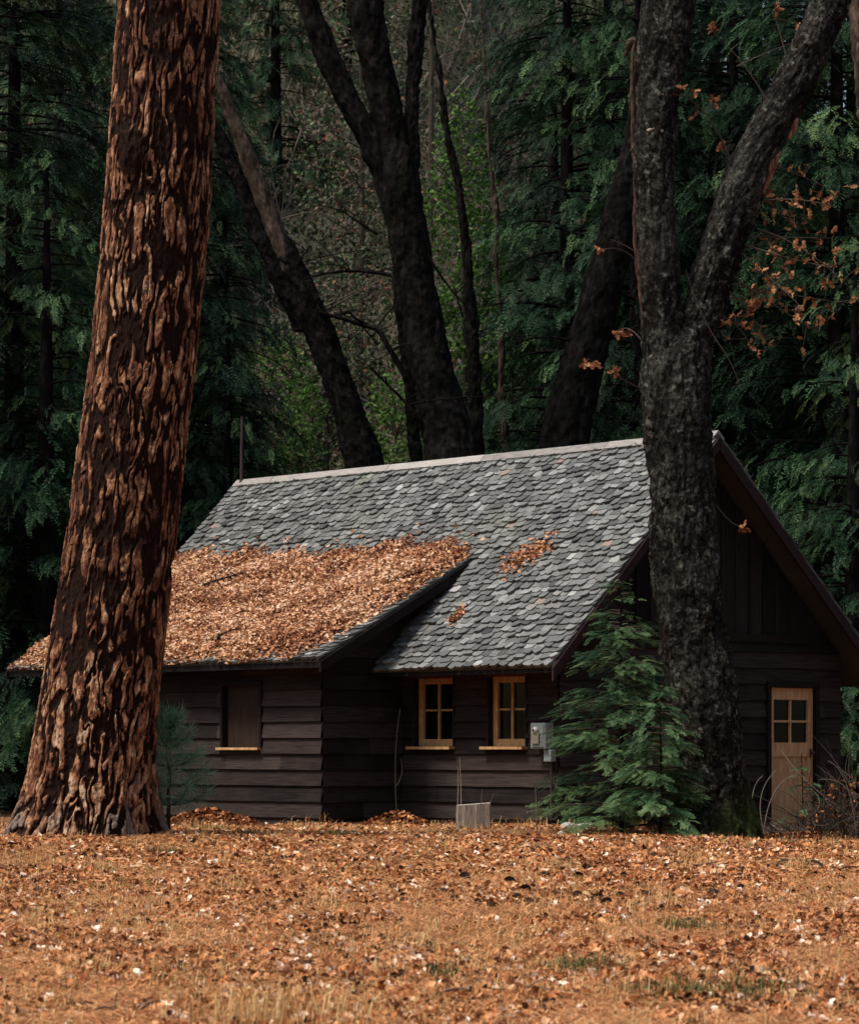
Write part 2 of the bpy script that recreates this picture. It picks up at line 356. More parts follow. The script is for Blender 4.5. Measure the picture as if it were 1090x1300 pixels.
def big(name, parts, mat):
    Vs, Fs, As = [], [], []; n = 0
    for V, F_, A in parts:
        Vs.append(V); As.append(A); Fs += [f+n for f in F_]; n += len(V)
    by = {}
    for f in Fs: by.setdefault(f.shape[1], []).append(f)
    return mesh_np(name, np.vstack(Vs), [np.vstack(f) for f in by.values()], mat, {'tint': np.concatenate(As)})
parts = [litter(36000, 12, 26, 1.0, .072, .05, .8, LEAVES, .6, .03, .47), litter(52000, 24, 41, 1.0, .078, .05, .8, SLEAVES, .5, .035, .42), litter(700, 12, 38, 1.3, .085, .8, 1.0, LEAVES, .6, .04, .45), litter(50000, 12, 30, 1.0, .035, .0, .9, SLEAVES, .7, .02, .36)]
tag(link('leaf_litter', big('leaf_litter', parts, MT['litter'])), 'carpet of fallen orange, tan and brown leaves over the ground in front of the cabin', 'leaf litter', kind='stuff')
# blades
def blades(X, Y, L, w, lean, tint, base=None, nseg=2):
    k = len(X); a = RNG.uniform(0, 2*math.pi, k); d = np.stack([np.cos(a), np.sin(a), 0*a], -1); s = np.stack([-np.sin(a), np.cos(a), 0*a], -1)
    B = np.stack([X, Y, (gz(X, Y) if base is None else base)], -1); ln = lean*RNG.uniform(.3, 1.3, k)
    mid = B+np.stack([0*a, 0*a, 1+0*a], -1)*(L*.55)[:, None]+d*(L*ln*.25)[:, None]
    tip = B+np.stack([0*a, 0*a, np.maximum(.1, 1-ln*.6)], -1)*L[:, None]+d*(L*ln*.9)[:, None]
    ww = w*RNG.uniform(.6, 1.3, k)[:, None]
    V = np.stack([B-s*ww, B+s*ww, mid+s*ww*.8, mid-s*ww*.8, tip], 1).reshape(-1, 3); o = np.arange(k)*5
    return V, [np.stack([o, o+1, o+2, o+3], -1), np.stack([o+3, o+2, o+4], -1)], np.repeat(tint, 5)
# fallen needles lying flat
def flat_needles(k, y0, y1, L, w):
    X, Y = frustum_pts(k, y0, y1); m = outside_cabin(X, Y); X, Y = X[m], Y[m]; k = len(X)
    a = RNG.uniform(0, 2*math.pi, k); l = L*RNG.uniform(.6, 1.3, k)/2; z0 = RNG.uniform(.003, .035, k); z1 = RNG.uniform(.003, .05, k)
    dx, dy = np.cos(a)*l, np.sin(a)*l; sx, sy = -np.sin(a)*w, np.cos(a)*w
    A = np.stack([X-dx, Y-dy, gz(X-dx, Y-dy)+z0], -1); B = np.stack([X+dx, Y+dy, gz(X+dx, Y+dy)+z1], -1); S = np.stack([sx, sy, 0*sx], -1)
    V = np.stack([A-S, A+S, B+S, B-S], 1).reshape(-1, 3); o = np.arange(k)*4
    return V, [np.stack([o, o+1, o+2, o+3], -1)], np.repeat(RNG.uniform(0, 1, k), 4)
tag(link('pine_needles', big('pine_needles', [flat_needles(130000, 12, 26, .17, .0022), flat_needles(90000, 24, 40, .2, .004)], MT['needles'])), 'rust brown fallen pine needles matted over the ground between the leaves', 'pine needles', kind='stuff')
X, Y = frustum_pts(150000, 12, 39); m = outside_cabin(X, Y) & (RNG.random(len(X)) < sstep(fbm(np.stack([X*.9, Y*.5, X*0], -1), 40, 4), .40, .60)); X, Y = X[m], Y[m]
g1 = blades(X, Y, RNG.uniform(.03, .10, len(X)), .0022, .9, RNG.uniform(0, 1, len(X)))
cl = []
for i in range(170):
    cx_, cy_ = frustum_pts(1, 12, 36); k = 40; r_ = RNG.uniform(.04, .16)
    x = cx_+RNG.normal(0, r_, k); y = cy_+RNG.normal(0, r_, k); cl.append(blades(x, y, RNG.uniform(.08, .22, k), .002, 1.0, RNG.uniform(.2, 1, k)))
for i in range(95):
    Yd = RNG.uniform(35.5, 40.5); x0 = xx(RNG.uniform(190, 1090), Yd)
    if not outside_cabin(np.array([x0]), np.array([Yd]))[0]: continue
    k = int(RNG.uniform(10, 34)); x = x0+RNG.normal(0, .10, k); y = Yd+RNG.normal(0, .10, k); cl.append(blades(x, y, RNG.uniform(.05, .10+.22*RNG.random(), k), .0034, 1.0, RNG.uniform(.0, .85, k)))
for (qx, qy, Yd, k) in [(10, 1045, 37, 120), (255, 1040, 36, 140), (330, 1290, 13.6, 260), (360, 1288, 13.8, 160)]:
    x = xx(qx, Yd)+RNG.normal(0, .2, k); y = Yd+RNG.normal(0, .25, k); cl.append(blades(x, y, RNG.uniform(.1, .3, k), .0028, .8, RNG.uniform(.1, 1, k)))
tag(link('dry_grass', big('dry_grass', [g1]+cl, MT['drygrass'])), 'short dry straw coloured grass standing between the fallen leaves', 'dry grass', kind='stuff')
# green tufts: a countable set, each a thing
tufts = [(430, 1068, 33.5, .14, 90, 'small green weed tuft at the foot of the cabin corner'), (310, 1068, 33.6, .13, 80, 'low green tuft beside the little pine sapling'),
         (735, 1228, 16.5, .14, 120, 'dark green tuft lowest in the middle of the leaf covered foreground'), (872, 1182, 19.5, .14, 80, 'green tuft on the right half of the ground, left of the largest green patch'),
         (965, 1258, 15, .2, 130, 'largest patch of green grass in the bottom right of the ground'), (560, 1238, 16, .1, 50, 'tiny olive tuft near the middle bottom of the ground'),
         (215, 1090, 29.5, .1, 50, 'tiny grey green tuft in front of the big pine'), (860, 1262, 15, .16, 90, 'olive tuft beside the largest green patch in the bottom right'), (268, 1052, 35.5, .12, 90, 'dark green clump against the boards right of the little pine sapling')]
for (qx, qy, Yd, r_, k, lab) in tufts:
    k = int(k*2.6); Yd = Yd; x0 = xx(qx, Yd); z0 = float(gz(x0, Yd)); x = RNG.normal(0, r_*.8, k); y = RNG.normal(0, r_*1.3, k)
    V, F_, A = blades(x, y, RNG.uniform(.05, .15, k), .003, .9, RNG.uniform(0, .85, k), base=gz(x+x0, y+Yd)-z0)
    tag(link('grass_tuft', mesh_np('grass_tuft', V, F_, MT['greengrass'], {'tint': A}), None, (x0, Yd, z0)), lab, 'grass tuft', 'green grass tufts among the leaves')

# ------------------------------------------------------------------ the cabin
OV = .65; UG = .50; VR = 6.45; UW = 3.61; VW = -.8165; UL = 10.05
cab = empty('cabin', (E0[0], E0[1], 0), 'dark board-sided cabin with a grey shingled gable roof heaped with leaves', 'cabin', rz=math.atan2(-.7341, .6791))
def L(u, v, z): return (-u, v, z)
ZE = 2.117; ZR = 5.355; VRG = 3.254; SM = (ZR-ZE)/VRG; SB = .898; VB = 7.0
VWE = -1.2665; ZWE = 2.243; VBK = 1.6775; ZBK = 3.787; SW = (ZBK-ZWE)/(VBK-VWE)
def boards(mb, o, a, out, L0, L1, z0, z1, rowh, ends=None, openings=(), seed=0):
    """lap siding. o origin(3), a axis(3), out normal(3). ends(z)->(lo,hi)"""
    o, a, out = np.array(o, float), np.array(a, float), np.array(out, float); r = random.Random(seed); z = z0; row = 0
    while z < z1-1e-6:
        zt = min(z+rowh, z1); cuts = [z, zt]
        for (p0, p1, q0, q1) in openings:
            for q in (q0, q1):
                if z+.004 < q < zt-.004: cuts.append(q)
        cuts.sort(); jo = sorted(r.uniform(L0, L1) for _ in range(max(1, int((L1-L0)/3))))
        tints = [r.random() for _ in range(len(jo)+1)]; dsp = r.uniform(-.004, .006)
        for ci in range(len(cuts)-1):
            c0, c1 = cuts[ci], cuts[ci+1]; cm = (c0+c1)/2; iv = [(L0, L1)]
            for (p0, p1, q0, q1) in openings:
                if q0 < cm < q1:
                    nv = []
                    for (s, e) in iv:
                        if p0 > s: nv.append((s, min(e, p0)))
                        if p1 < e: nv.append((max(s, p1), e))
                    iv = [q for q in nv if q[1]-q[0] > .005]
            for (s, e) in iv:
                pts = [s]+[j for j in jo if s < j < e]+[e]
                for pi in range(len(pts)-1):
                    s0, e0 = pts[pi]+.003*(pi > 0), pts[pi+1]; ti = tints[sum(1 for j in jo if j < (s0+e0)/2)]
                    n = max(1, int((e0-s0)/.25)); ts = [s0+(e0-s0)*i/n for i in range(n+1)]; Vv = []
                    def cl(t, zz):
                        if ends is None: return t
                        lo, hi = ends(zz); return min(max(t, lo), hi)
                    for t in ts:
                        w = .020*(float(fbm(np.array([t*1.1, row*7.7+seed*31, .5]), 15, 3))-.5)+.012*(float(vnoise(np.array([t*5.5, row*3.3+seed*17, .5]), 16))-.5) if ci == 0 else 0
                        ob = .010+(zt-c0)/(zt-z)*.034+dsp; ot = .010+(zt-c1)/(zt-z)*.034+dsp
                        tb, tt = cl(t, c0), cl(t, c1)
                        Vv += [o+a*tt+out*ot+[0, 0, c1], o+a*tb+out*ob+[0, 0, c0+w], o+a*tb+out*-.01+[0, 0, c0+w+.004]]
                    fs = []
                    for i in range(n):
                        b = 3*i; fs += [(b, b+1, b+4, b+3), (b+1, b+2, b+5, b+4)]
                    mb.add(Vv, fs, ti)
        z += rowh; row += 1
def wall_plate(mb, pts, out, t=.1):
    mb.prism(pts, np.array(out)*-t, .2)
RH = .222; Z0 = -.36
# openings measured from the photograph
w1a, w1b = ray_v(577, 950, OV)[0], ray_v(528, 950, OV)[0]; w2a, w2b = ray_v(669, 950, OV)[0], ray_v(622, 950, OV)[0]
WZ0, WZ1 = 1.075, 2.02
pa, pb = ray_v(332, 950, VW)[0], ray_v(286, 950, VW)[0]; PZ0, PZ1 = 1.06, 1.93
da, db = ray_u(975, 950, UG)[0], ray_u(1031, 950, UG)[0]; DZ0, DZ1 = -.16, 1.92
# main front wall (v = OV), outward -v
mb = MB(); boards(mb, L(0, OV, 0), (-1, 0, 0), (0, -1, 0), UG, UW+.02, Z0, ZE+OV*SM-.05, RH, openings=[(w1a, w1b, WZ0, WZ1), (w2a, w2b, WZ0, WZ1)], seed=1)
zt_ = ZE+OV*SM-.04
for (a0, a1, q0, q1) in [(UG+.1, w2a, Z0, zt_), (w2a, w2b, Z0, WZ0), (w2a, w2b, WZ1, zt_), (w2b, w1a, Z0, zt_), (w1a, w1b, Z0, WZ0), (w1a, w1b, WZ1, zt_), (w1b, UW, Z0, zt_)]:
    mb.box(L((a0+a1)/2, OV+.07, (q0+q1)/2), (abs(a1-a0), .12, q1-q0), .1)
mb.obj('wall', MT['siding'], cab)
# wing front wall (v = VW)
ztw = ZWE+(VW-VWE)*SW-.05
mb = MB(); boards(mb, L(0, VW, 0), (-1, 0, 0), (0, -1, 0), UW, UL, Z0, ztw, RH, openings=[(pa, pb, PZ0, PZ1)], seed=2)
for (a0, a1, q0, q1) in [(UW+.002, pa, Z0, ztw), (pa, pb, Z0, PZ0), (pa, pb, PZ1, ztw), (pb, UL, Z0, ztw)]:
    mb.box(L((a0+a1)/2, VW+.07, (q0+q1)/2), (abs(a1-a0), .12, q1-q0), .1)
mb.obj('wall', MT['siding'], cab)
# wing side wall (u = UW), outward -u = +x ; runs v from VW to OV, top follows wing roof
def ends_w(z): return (max(VW-.03, VWE+(z+.06-ZWE)/SW), 9)
mb = MB(); boards(mb, L(UW, 0, 0), (0, 1, 0), (1, 0, 0), VW-.03, 2.0, Z0, 3.7, RH, ends=ends_w, seed=3)
poly = [L(UW+.012, VW+.01, Z0), L(UW+.012, 2, Z0), L(UW+.012, 2, ZWE+(2-VWE)*SW-.1), L(UW+.012, VW+.01, ztw-.02)]
mb.prism(poly, (-.1, 0, 0), .1)
mb.obj('wall', MT['siding'], cab)
# gable wall (u = UG): horizontal boards to the plate, vertical boards above
ZP = 2.62
def top_g(v): return min(ZE+v*SM, ZR-SB*(v-VRG))-.1
mb = MB(); boards(mb, L(UG, 0, 0), (0, 1, 0), (1, 0, 0), OV-.035, VR, Z0, ZP, .232, ends=lambda z: (max(OV-.035, (z+.1-ZE)/SM), min(VR, VRG+(ZR-.1-z)/SB)), openings=[(da, db, -2, DZ1)], seed=4)
for (a0, a1, q0, q1) in [(OV+.01, da, Z0, 1.9), (db, VR, Z0, 1.9), (OV+.01, VR, DZ1, ZP)]:
    mb.box((-UG-.07, (a0+a1)/2, (q0+q1)/2), (.12, a1-a0, q1-q0), .1)
mb.obj('wall', MT['siding'], cab)
mb = MB(); v = OV; i = 0
rg = random.Random(5)
while v < VR:
    v2 = min(v+.29, VR); zt0, zt1 = top_g(v), top_g(v2)
    if zt0 > ZP+.02 and zt1 > ZP+.02:
        pts = [(-UG, v+.004, ZP), (-UG, v2-.004, ZP)]
        if v < VRG < v2: pts += [(-UG, v2-.004, zt1), (-UG, VRG, ZR-.1), (-UG, v+.004, zt0)]
        else: pts += [(-UG, v2-.004, zt1), (-UG, v+.004, zt0)]
        mb.prism(pts, (.03+rg.uniform(0, .008), 0, 0), rg.random())
        mb.box((-UG+.045, v+.002, (ZP+zt0-.02)/2+.02), (.03, .05, zt0-ZP-.06), rg.random())
    v = v2
mb.obj('gable_boards', MT['vboards'], cab)
mb = MB(); mb.box((-UG+.03, (OV+VR)/2, ZP-.01), (.1, VR-OV-.9, .11), .5); mb.obj('belt_board', MT['fascia'], cab)
# far and left walls, never seen close
mb = MB(); mb.box(L((UG+UL)/2, VR-.03, 1.0), (UL-UG-.1, .1, 2.7), .3); mb.box(L(UL, (VW+VR)/2, 1.0), (.1, VR-VW-.1, 2.6), .3)
pts = [L(UL-.04, .8, 2.3), L(UL-.04, 6.1, 2.3), L(UL-.04, VRG, ZR-.15)]; mb.prism(pts, (-.05, 0, 0), .3)
mb.obj('wall', MT['siding'], cab)
# roofs ---------------------------------------------------------------
def shingle_field(mb, o, a, s, n, La, Ls, expo=.112, wid=.15, seed=0, over=None, skip=None):
    o, a, s, n = [np.array(q, float) for q in (o, a, s, n)]; rg = random.Random(seed); row = 0; d = -.01
    while d < Ls-.03:
        x = -rg.uniform(0, wid) if row % 2 else -rg.uniform(0, wid)*.5; ex = expo
        while x < La:
            w = wid*rg.uniform(.75, 1.3); x0, x1 = max(x, -.01), min(x+w-.006, La+.01)
            if x1-x0 > .03 and not (skip and skip((x0+x1)/2, d)):
                lo = d+rg.uniform(-.028, .028) if row else d+rg.uniform(-.004, .004); hi = min(d+expo*2.1, Ls+.01); c = min(.035, (x1-x0)*.25)*rg.uniform(.6, 1.3)
                cc = c*rg.uniform(.5, 1.2); th = .044*rg.uniform(.7, 1.5); skew = rg.uniform(-.012, .012); cup = rg.uniform(-.006, .012)
                pts = [(x0, hi, .004), (x1, hi, .004), (x1, lo+cc+skew, th), (x1-c, lo+skew, th+cup*.5), (x0+c, lo-skew, th+cup), (x0, lo+cc-skew, th)]
                V = [o+a*p+s*q+n*h for p, q, h in pts]+[o+a*p+s*(q+.002)+n*(h-.042) for p, q, h in pts[2:]]
                t = min(.93, max(0, rg.gauss(.5, .17)));
                if rg.random() < .007: t = 1
                mb.add(V, [(0, 1, 2, 3, 4, 5), (2, 6, 7, 3), (3, 7, 8, 4), (4, 8, 9, 5), (1, 6, 2), (0, 5, 9)], t)
            x += w
        d += expo; row += 1
def nrm(v): v = np.array(v, float); return v/np.linalg.norm(v)
LR = 10.5
s1 = nrm((0, 1, SM)); n1 = nrm((0, -SM, 1)); Ls1 = math.hypot(VRG, ZR-ZE)
mb = MB(); 
def skip1(x, d):
    # x measured from left end (u = LR - x); hidden below the wing roof
    u = LR-x; v = d*s1[1]; return u > 3.45 and v < VBK-.3
shingle_field(mb, L(LR, 0, ZE), (1, 0, 0), s1, n1, LR, Ls1, seed=11, skip=skip1)
# deck: front and rear
def deck(mb, p0, p1, q1, q0, n, t=.045):
    n = np.array(n); P = [np.array(p0), np.array(p1), np.array(q1), np.array(q0)]; mb.prism([p-n*.003 for p in P], -n*t, .15)
deck(mb, L(LR, 0.01, ZE+.01*SM), L(0, 0.01, ZE+.01*SM), L(0, VRG, ZR), L(LR, VRG, ZR), n1)
roof = mb.obj('roof', MT['shingle'], cab)
n2 = nrm((0, SB, 1)); s2 = nrm((0, -1, SB)); Ls2 = math.hypot(VB-VRG, SB*(VB-VRG))
mb = MB(); zb = ZR-SB*(VB-VRG)
shingle_field(mb, (0, VB, zb), (-1, 0, 0), s2, n2, LR, Ls2, expo=.2, wid=.3, seed=12)
deck(mb, L(0, VB, zb), L(LR, VB, zb), L(LR, VRG+.05, ZR-.045), L(0, VRG+.05, ZR-.045), n2)
mb.obj('rear_roof_slope', MT['shingle'], roof)
mb = MB(); rg = random.Random(3); x = 0
while x < LR-.05:
    w = min(rg.uniform(1.8, 3), LR-x)
    t_ = np.array([[1, 0, 0], [0, math.cos(math.atan(SM)), -math.sin(math.atan(SM))], [0, math.sin(math.atan(SM)), math.cos(math.atan(SM))]])
    mb.box(L(x+w/2, VRG-.045, ZR+.012+rg.uniform(-.004, .004)), (w-.012, .15, .03), rg.random(), tilt=t_)
    b_ = -math.atan(SB); t_ = np.array([[1, 0, 0], [0, math.cos(b_), -math.sin(b_)], [0, math.sin(b_), math.cos(b_)]])
    mb.box(L(x+w/2, VRG+.062, ZR+.008), (w-.012, .15, .03), rg.random(), tilt=t_)
    x += w
mb.obj('ridge_cap', MT['ridge'], roof)
# wing roof (shallower, joins main slope at VBK)
sw = nrm((0, 1, SW)); nw = nrm((0, -SW, 1)); Lsw = math.hypot(VBK+.12-VWE, SW*(VBK+.12-VWE)); UW0 = 3.169
mb = MB(); shingle_field(mb, L(LR, VWE, ZWE), (1, 0, 0), sw, nw, LR-UW0, Lsw-.1, seed=13)
deck(mb, L(LR, VWE+.01, ZWE+.005), L(UW0, VWE+.01, ZWE+.005), L(UW0, VBK, ZBK), L(LR, VBK, ZBK), nw)
lowroof = mb.obj('lean_to_roof', MT['shingle'], cab)
# fascia and barge boards
mb = MB()
mb.box(L((UG+3.3)/2-.26, .06, ZE-.03), (3.2, .035, .10), .3)
for k in range(5):
    u_ = .7+k*.62; mb.prism([L(u_, .1, ZE+.02), L(u_, .66, ZE+.5), L(u_, .66, ZE+.38), L(u_, .1, ZE-.08)], (.05, 0, 0), .2)
mb.obj('fascia', MT['fascia'], cab)
mb = MB(); mb.box(L((UW0+LR)/2, VWE+.04, ZWE-.06), (LR-UW0-.03, .03, .08), .3)
for k in range(11):
    u_ = UW0+.4+k*.66; mb.prism([L(u_, VWE+.06, ZWE-.02), L(u_, VW, ztw), L(u_, VW, ztw-.1), L(u_, VWE+.06, ZWE-.12)], (.05, 0, 0), .2)
mb.obj('fascia', MT['fascia'], cab)
def rake(mb, u, v0, z0, v1, z1, h=.17, t=.035, drop=.02, tint=.5, side=1):
    P = [L(u, v0, z0-drop), L(u, v1, z1-drop), L(u, v1, z1-drop-h), L(u, v0, z0-drop-h)]
    mb.prism(P, (t*side, 0, 0), tint)
mb = MB(); rake(mb, 0, .0, ZE, VRG-.01, ZR); mb.obj('barge_board', MT['barge'], cab)
mb = MB(); rake(mb, 0, VRG+.0, ZR-.01, VB, zb, h=.19); mb.obj('barge_board', MT['barge'], cab)
mb = MB(); rake(mb, UW0, VWE, ZWE, VBK, ZBK, h=.15); mb.obj('barge_board', MT['fascia'], cab)
mb = MB(); rake(mb, LR, 0, ZE, VRG-.01, ZR, side=-1, h=.12); rake(mb, LR, VWE, ZWE, VBK, ZBK, side=-1, h=.12); mb.obj('barge_board', MT['fascia'], cab)
# windows
def window(ua, ub, z0, z1, label=None):
    w = ub-ua; uc = (ua+ub)/2; vv = OV+.10
    mb = MB(); 
    mb.box(L(ub-.045, vv-.02, (z0+z1)/2), (.085, .05, z1-z0), .6); mb.box(L(ua+.045, vv-.02, (z0+z1)/2), (.085, .05, z1-z0), .4)
    mb.box(L(uc, vv-.021, z0+.05), (w-.17, .048, .10), .7); mb.box(L(uc, vv-.021, z1-.04), (w-.17, .048, .08), .4)
    f = mb.obj('window', MT['orange'], cab)
    mb = MB(); mb.box(L(uc, vv-.018, (z0+z1)/2+.01), (.032, .03, z1-z0-.17), .6); mb.box(L(uc+w*.21, vv-.017, (z0+z1)/2+.03), (w*.42-.1, .028, .028), .5); mb.box(L(uc-w*.21, vv-.017, (z0+z1)/2+.03), (w*.42-.1, .028, .028), .5)
    mb.obj('muntin', MT['orange'], f)
    mb = MB(); mb.box(L(uc, vv+.004, (z0+z1)/2), (w-.12, .008, z1-z0-.12), .5); mb.obj('pane', MT['glass'], f)
    mb = MB(); mb.box(L(uc+.02, OV-.045, z0-.022), (w+.1, .19, .038), .7); mb.obj('sill', MT['orange'], f)
    mb = MB(); mb.box(L(uc, OV-.05, z1+.03), (w+.08, .03, .06), .6); mb.obj('header', MT['header'], f)
    # reveal
    mb = MB(); mb.box(L(ub+.012, OV+.02, (z0+z1)/2), (.022, .13, z1-z0), .5); mb.box(L(ua-.012, OV+.02, (z0+z1)/2), (.022, .13, z1-z0), .5); mb.box(L(uc, OV+.02, z1+.012), (w, .13, .022), .5); mb.obj('jamb', MT['siding'], f)
window(w1a, w1b, WZ0, WZ1); window(w2a, w2b, WZ0, WZ1)
# boarded window on the wing
w = pb-pa; uc = (pa+pb)/2
mb = MB(); mb.box(L(uc, VW+.05, (PZ0+PZ1)/2), (w-.01, .02, PZ1-PZ0), .5); bd = mb.obj('boarded_window', MT['ply'], cab)
mb = MB(); mb.box(L(pb+.03, VW-.01, (PZ0+PZ1)/2), (.05, .10, PZ1-PZ0), .2); mb.box(L(pa-.03, VW-.01, (PZ0+PZ1)/2), (.05, .10, PZ1-PZ0), .2); mb.box(L(uc, VW-.01, PZ1+.03), (w+.1, .1, .05), .2); mb.obj('frame', MT['fascia'], bd)
mb = MB(); mb.box(L(uc+.03, VW-.03, PZ0-.018), (w+.12, .16, .034), .8); mb.obj('sill', MT['orange'], bd)
# door in gable wall, outward +x
wv = db-da; vc = (da+db)/2; xo = -UG-.02
mb = MB()
mb.box((xo, da+.055, (DZ0+DZ1)/2), (.05, .11, DZ1-DZ0), .7); mb.box((xo, db-.055, (DZ0+DZ1)/2), (.05, .11, DZ1-DZ0), .4)
mb.box((xo, vc, DZ1-.09), (.048, wv-.22, .17), .6); mb.box((xo, vc, 1.03), (.048, wv-.22, .2), .6); mb.box((xo, vc, DZ0+.1), (.048, wv-.22, .2), .6)
mb.box((xo-.012, vc, (.93+DZ0+.2)/2), (.02, wv-.2, .93-DZ0-.18), .45)
dr = mb.obj('door', MT['door'], cab)
mb = MB(); mb.box((xo, vc, (1.13+DZ1-.18)/2), (.04, .03, DZ1-.18-1.13), .6)
for sgn in (-1, 1): mb.box((xo, vc+sgn*(wv/4-.05), (1.13+DZ1-.18)/2), (.038, wv/2-.12, .03), .6)
mb.obj('muntin', MT['door'], dr)
mb = MB(); mb.box((xo-.015, vc, (1.13+DZ1-.18)/2), (.006, wv-.21, DZ1-.17-1.13), .5); mb.obj('pane', MT['glass'], dr)
mb = MB(); mb.box((-UG+.01, da-.045, (DZ0+DZ1)/2), (.11, .085, DZ1-DZ0), .2); mb.box((-UG+.01, db+.045, (DZ0+DZ1)/2), (.11, .085, DZ1-DZ0), .2); mb.box((-UG+.01, vc, DZ1+.045), (.11, wv+.17, .085), .2); mb.obj('frame', MT['fascia'], dr)
mb = MB(); mb.box((xo+.035, db-.06, .98), (.02, .03, .12), .5)
t_ = np.linspace(0, 1, 5)
mb.tube([(xo+.03, db-.06, .98), (xo+.08, db-.06, .98)], .012, 8); mb.tube([(xo+.075, db-.06, .98), (xo+.085, db-.06, .98), (xo+.10, db-.06, .98), (xo+.105, db-.06, .98)], [.014, .028, .026, .01], 10); mb.obj('handle', MT['darkmetal'], dr)
mb = MB(); mb.tube([L(LR-.15, VRG-.02, ZR-.05), L(LR-.15, VRG-.02, ZR+.55), L(LR-.17, VRG-.02, ZR+1.1)], [.03, .024, .02], 8); mb.tube([L(LR-.15, VRG-.02, ZR-.02), L(LR-.15, VRG-.02, ZR+.05)], [.05, .035], 10); mb.obj('vent_pipe', MT['darkmetal'], cab)

# meter box -----------------------------------------------------------
bu0, z_a = ray_v(671, 918, OV-.2); bu1, z_b = ray_v(690, 951, OV-.2)
uc_ = (bu0+bu1)/2-.04; wz = abs(bu0-bu1)
p = D1*uc_+D2*(OV-.045)+E0
me_ = empty('electric_meter', (p[0], p[1], z_b), 'small grey metal electric meter box on the wall right of the windows', 'meter box', rz=math.atan2(-.7341, .6791))
hh = z_a-z_b
def rbox(name, c, d, mat, parent, bev=.008):
    mb = MB(); mb.box(c, d, .5); o = mb.obj(name, mat, parent); b = o.modifiers.new('b', 'BEVEL'); b.width = bev; b.segments = 2; return o
bx = rbox('enclosure', (0, -.085, hh/2), (wz, .165, hh), MT['metal'], me_, .012)
rbox('cover', (0, -.175, hh/2), (wz-.05, .012, hh-.05), MT['metal'], me_, .004)
rbox('meter_face', (-.02, -.19, hh*.4), (wz*.5, .03, hh*.42), MT['meterface'], me_, .006)
mb = MB(); th = np.linspace(0, math.pi/2, 6)
mb.tube([(-.02, -.18-.055*math.sin(t), hh*.72) for t in th[:5]], [max(.004, .055*math.cos(t)) for t in th[:5]], 14); mb.obj('dome', MT['paleglass'], me_, True)
mb = MB(); mb.tube([(wz*.28, -.2, hh*.25), (wz*.28, -.22, hh*.3), (wz*.28, -.22, hh*.5), (wz*.28, -.2, hh*.55)], .009, 6); mb.obj('handle', MT['darkmetal'], me_)
rbox('junction_box', (wz*.42, -.06, -.09), (.14, .10, .16), MT['metal'], me_, .01)
mb = MB(); mb.tube([(wz*.42, -.03, -.17), (wz*.42, -.03, -.95)], .016, 8); mb.obj('conduit', MT['darkmetal'], me_)

# leaves on the roofs ---------------------------------------------------
def w2(P):  # cabin local (u, v, z) arrays -> world
    u, v, z = P; return np.stack([E0[0]+u*D1[0]+v*D2[0], E0[1]+u*D1[1]+v*D2[1], z], -1)
def roofz(u, v):
    zm = ZE+v*SM; zw = ZWE+(v-VWE)*SW; return np.where((u > UW0) & (v < VBK), np.maximum(zw, np.where(v > 0, zm, -9)), zm)
def toppile(u):   # upper limit (v) of the pile on the slope
    return np.interp(u, [3.1, 3.4, 4.2, 5.2, 6.2, 7.4, 8.4, 9.4, 10.5], [1.72, 1.78, 1.9, 1.95, 1.86, 1.9, 1.97, 2.0, 2.06])+.05*np.sin(u*5.3)+.03*np.sin(u*13.1)
def rightedge(v): return UW0+.02+np.interp(v, [-1.3, -.6, .2, 1, 2], [.55, .22, .10, .04, .0])+.05*np.sin(v*9)
def pile(u, v):
    d = np.minimum(np.minimum(toppile(u)-v, (v-VWE-.03)*.8-.0*u), np.minimum((u-rightedge(v)), (10.45-u)*1.5))
    eavegap = .03+.08*np.sin(u*3.7)+.08*np.sin(u*9.1+1)
    d = np.minimum(d, v-VWE-np.clip(eavegap, .0, .3)*np.interp(u, [3, 5.5, 8], [1.5, 1, .3]))
    h = .12*sstep(d, -.03, .30)
    n_ = fbm(np.stack([u*2.2, v*2.2, u*0], -1), 61, 4); return h*(.35+1.3*n_), d
gu = np.linspace(UW0-.05, 10.48, 220); gv = np.linspace(VWE, 2.35, 100); GU, GV = np.meshgrid(gu, gv)
H, Dd = pile(GU, GV); Zp = roofz(GU, GV)+H-.02+np.where(Dd < 0, -.03, 0)
V = w2((GU, GV-.3*H, Zp)).reshape(-1, 3); nx = len(gu); ii = np.arange(len(gv)-1)[:, None]*nx; jj = np.arange(nx-1)[None]
Fq = np.stack([ii+jj, ii+nx+jj, ii+nx+jj+1, ii+jj+1], -1); ok = (Dd[:-1, :-1] > -.02).ravel(); Fq = Fq.reshape(-1, 4)[ok]
duffV, duffF = V, Fq
def roof_leaves(k, fu, fv, size, test, hgt):
    u = RNG.uniform(*fu, k); v = RNG.uniform(*fv, k); m = test(u, v); u, v = u[m], v[m]; k = len(u)
    f, up = rand_dirs(k, .55); z = roofz(u, v)+hgt(u, v)+RNG.uniform(.0, .045, k)
    T = w2((u, v-.03, z)); sl = np.array([-D2[0], -D2[1], 0])*.55; up = up+sl
    return scatter(SLEAVES, basis(f, up, size*RNG.uniform(.6, 1.3, k)), T, np.clip(RNG.normal(.58, .26, k)+.9*(fbm(np.stack([u*1.5, v*2.5, u*0], -1), 45, 3)-.5), 0, 1))
A = roof_leaves(42000, (UW0, 10.48), (VWE, 2.35), .072, lambda u, v: pile(u, v)[1] > -.01-.06*RNG.random(len(u)), lambda u, v: pile(u, v)[0])
B = roof_leaves(900, (UW0, 10.48), (VWE-.02, 2.6), .08, lambda u, v: (pile(u, v)[1] > -.25) & (RNG.random(len(u)) < .5), lambda u, v: u*0+.04)
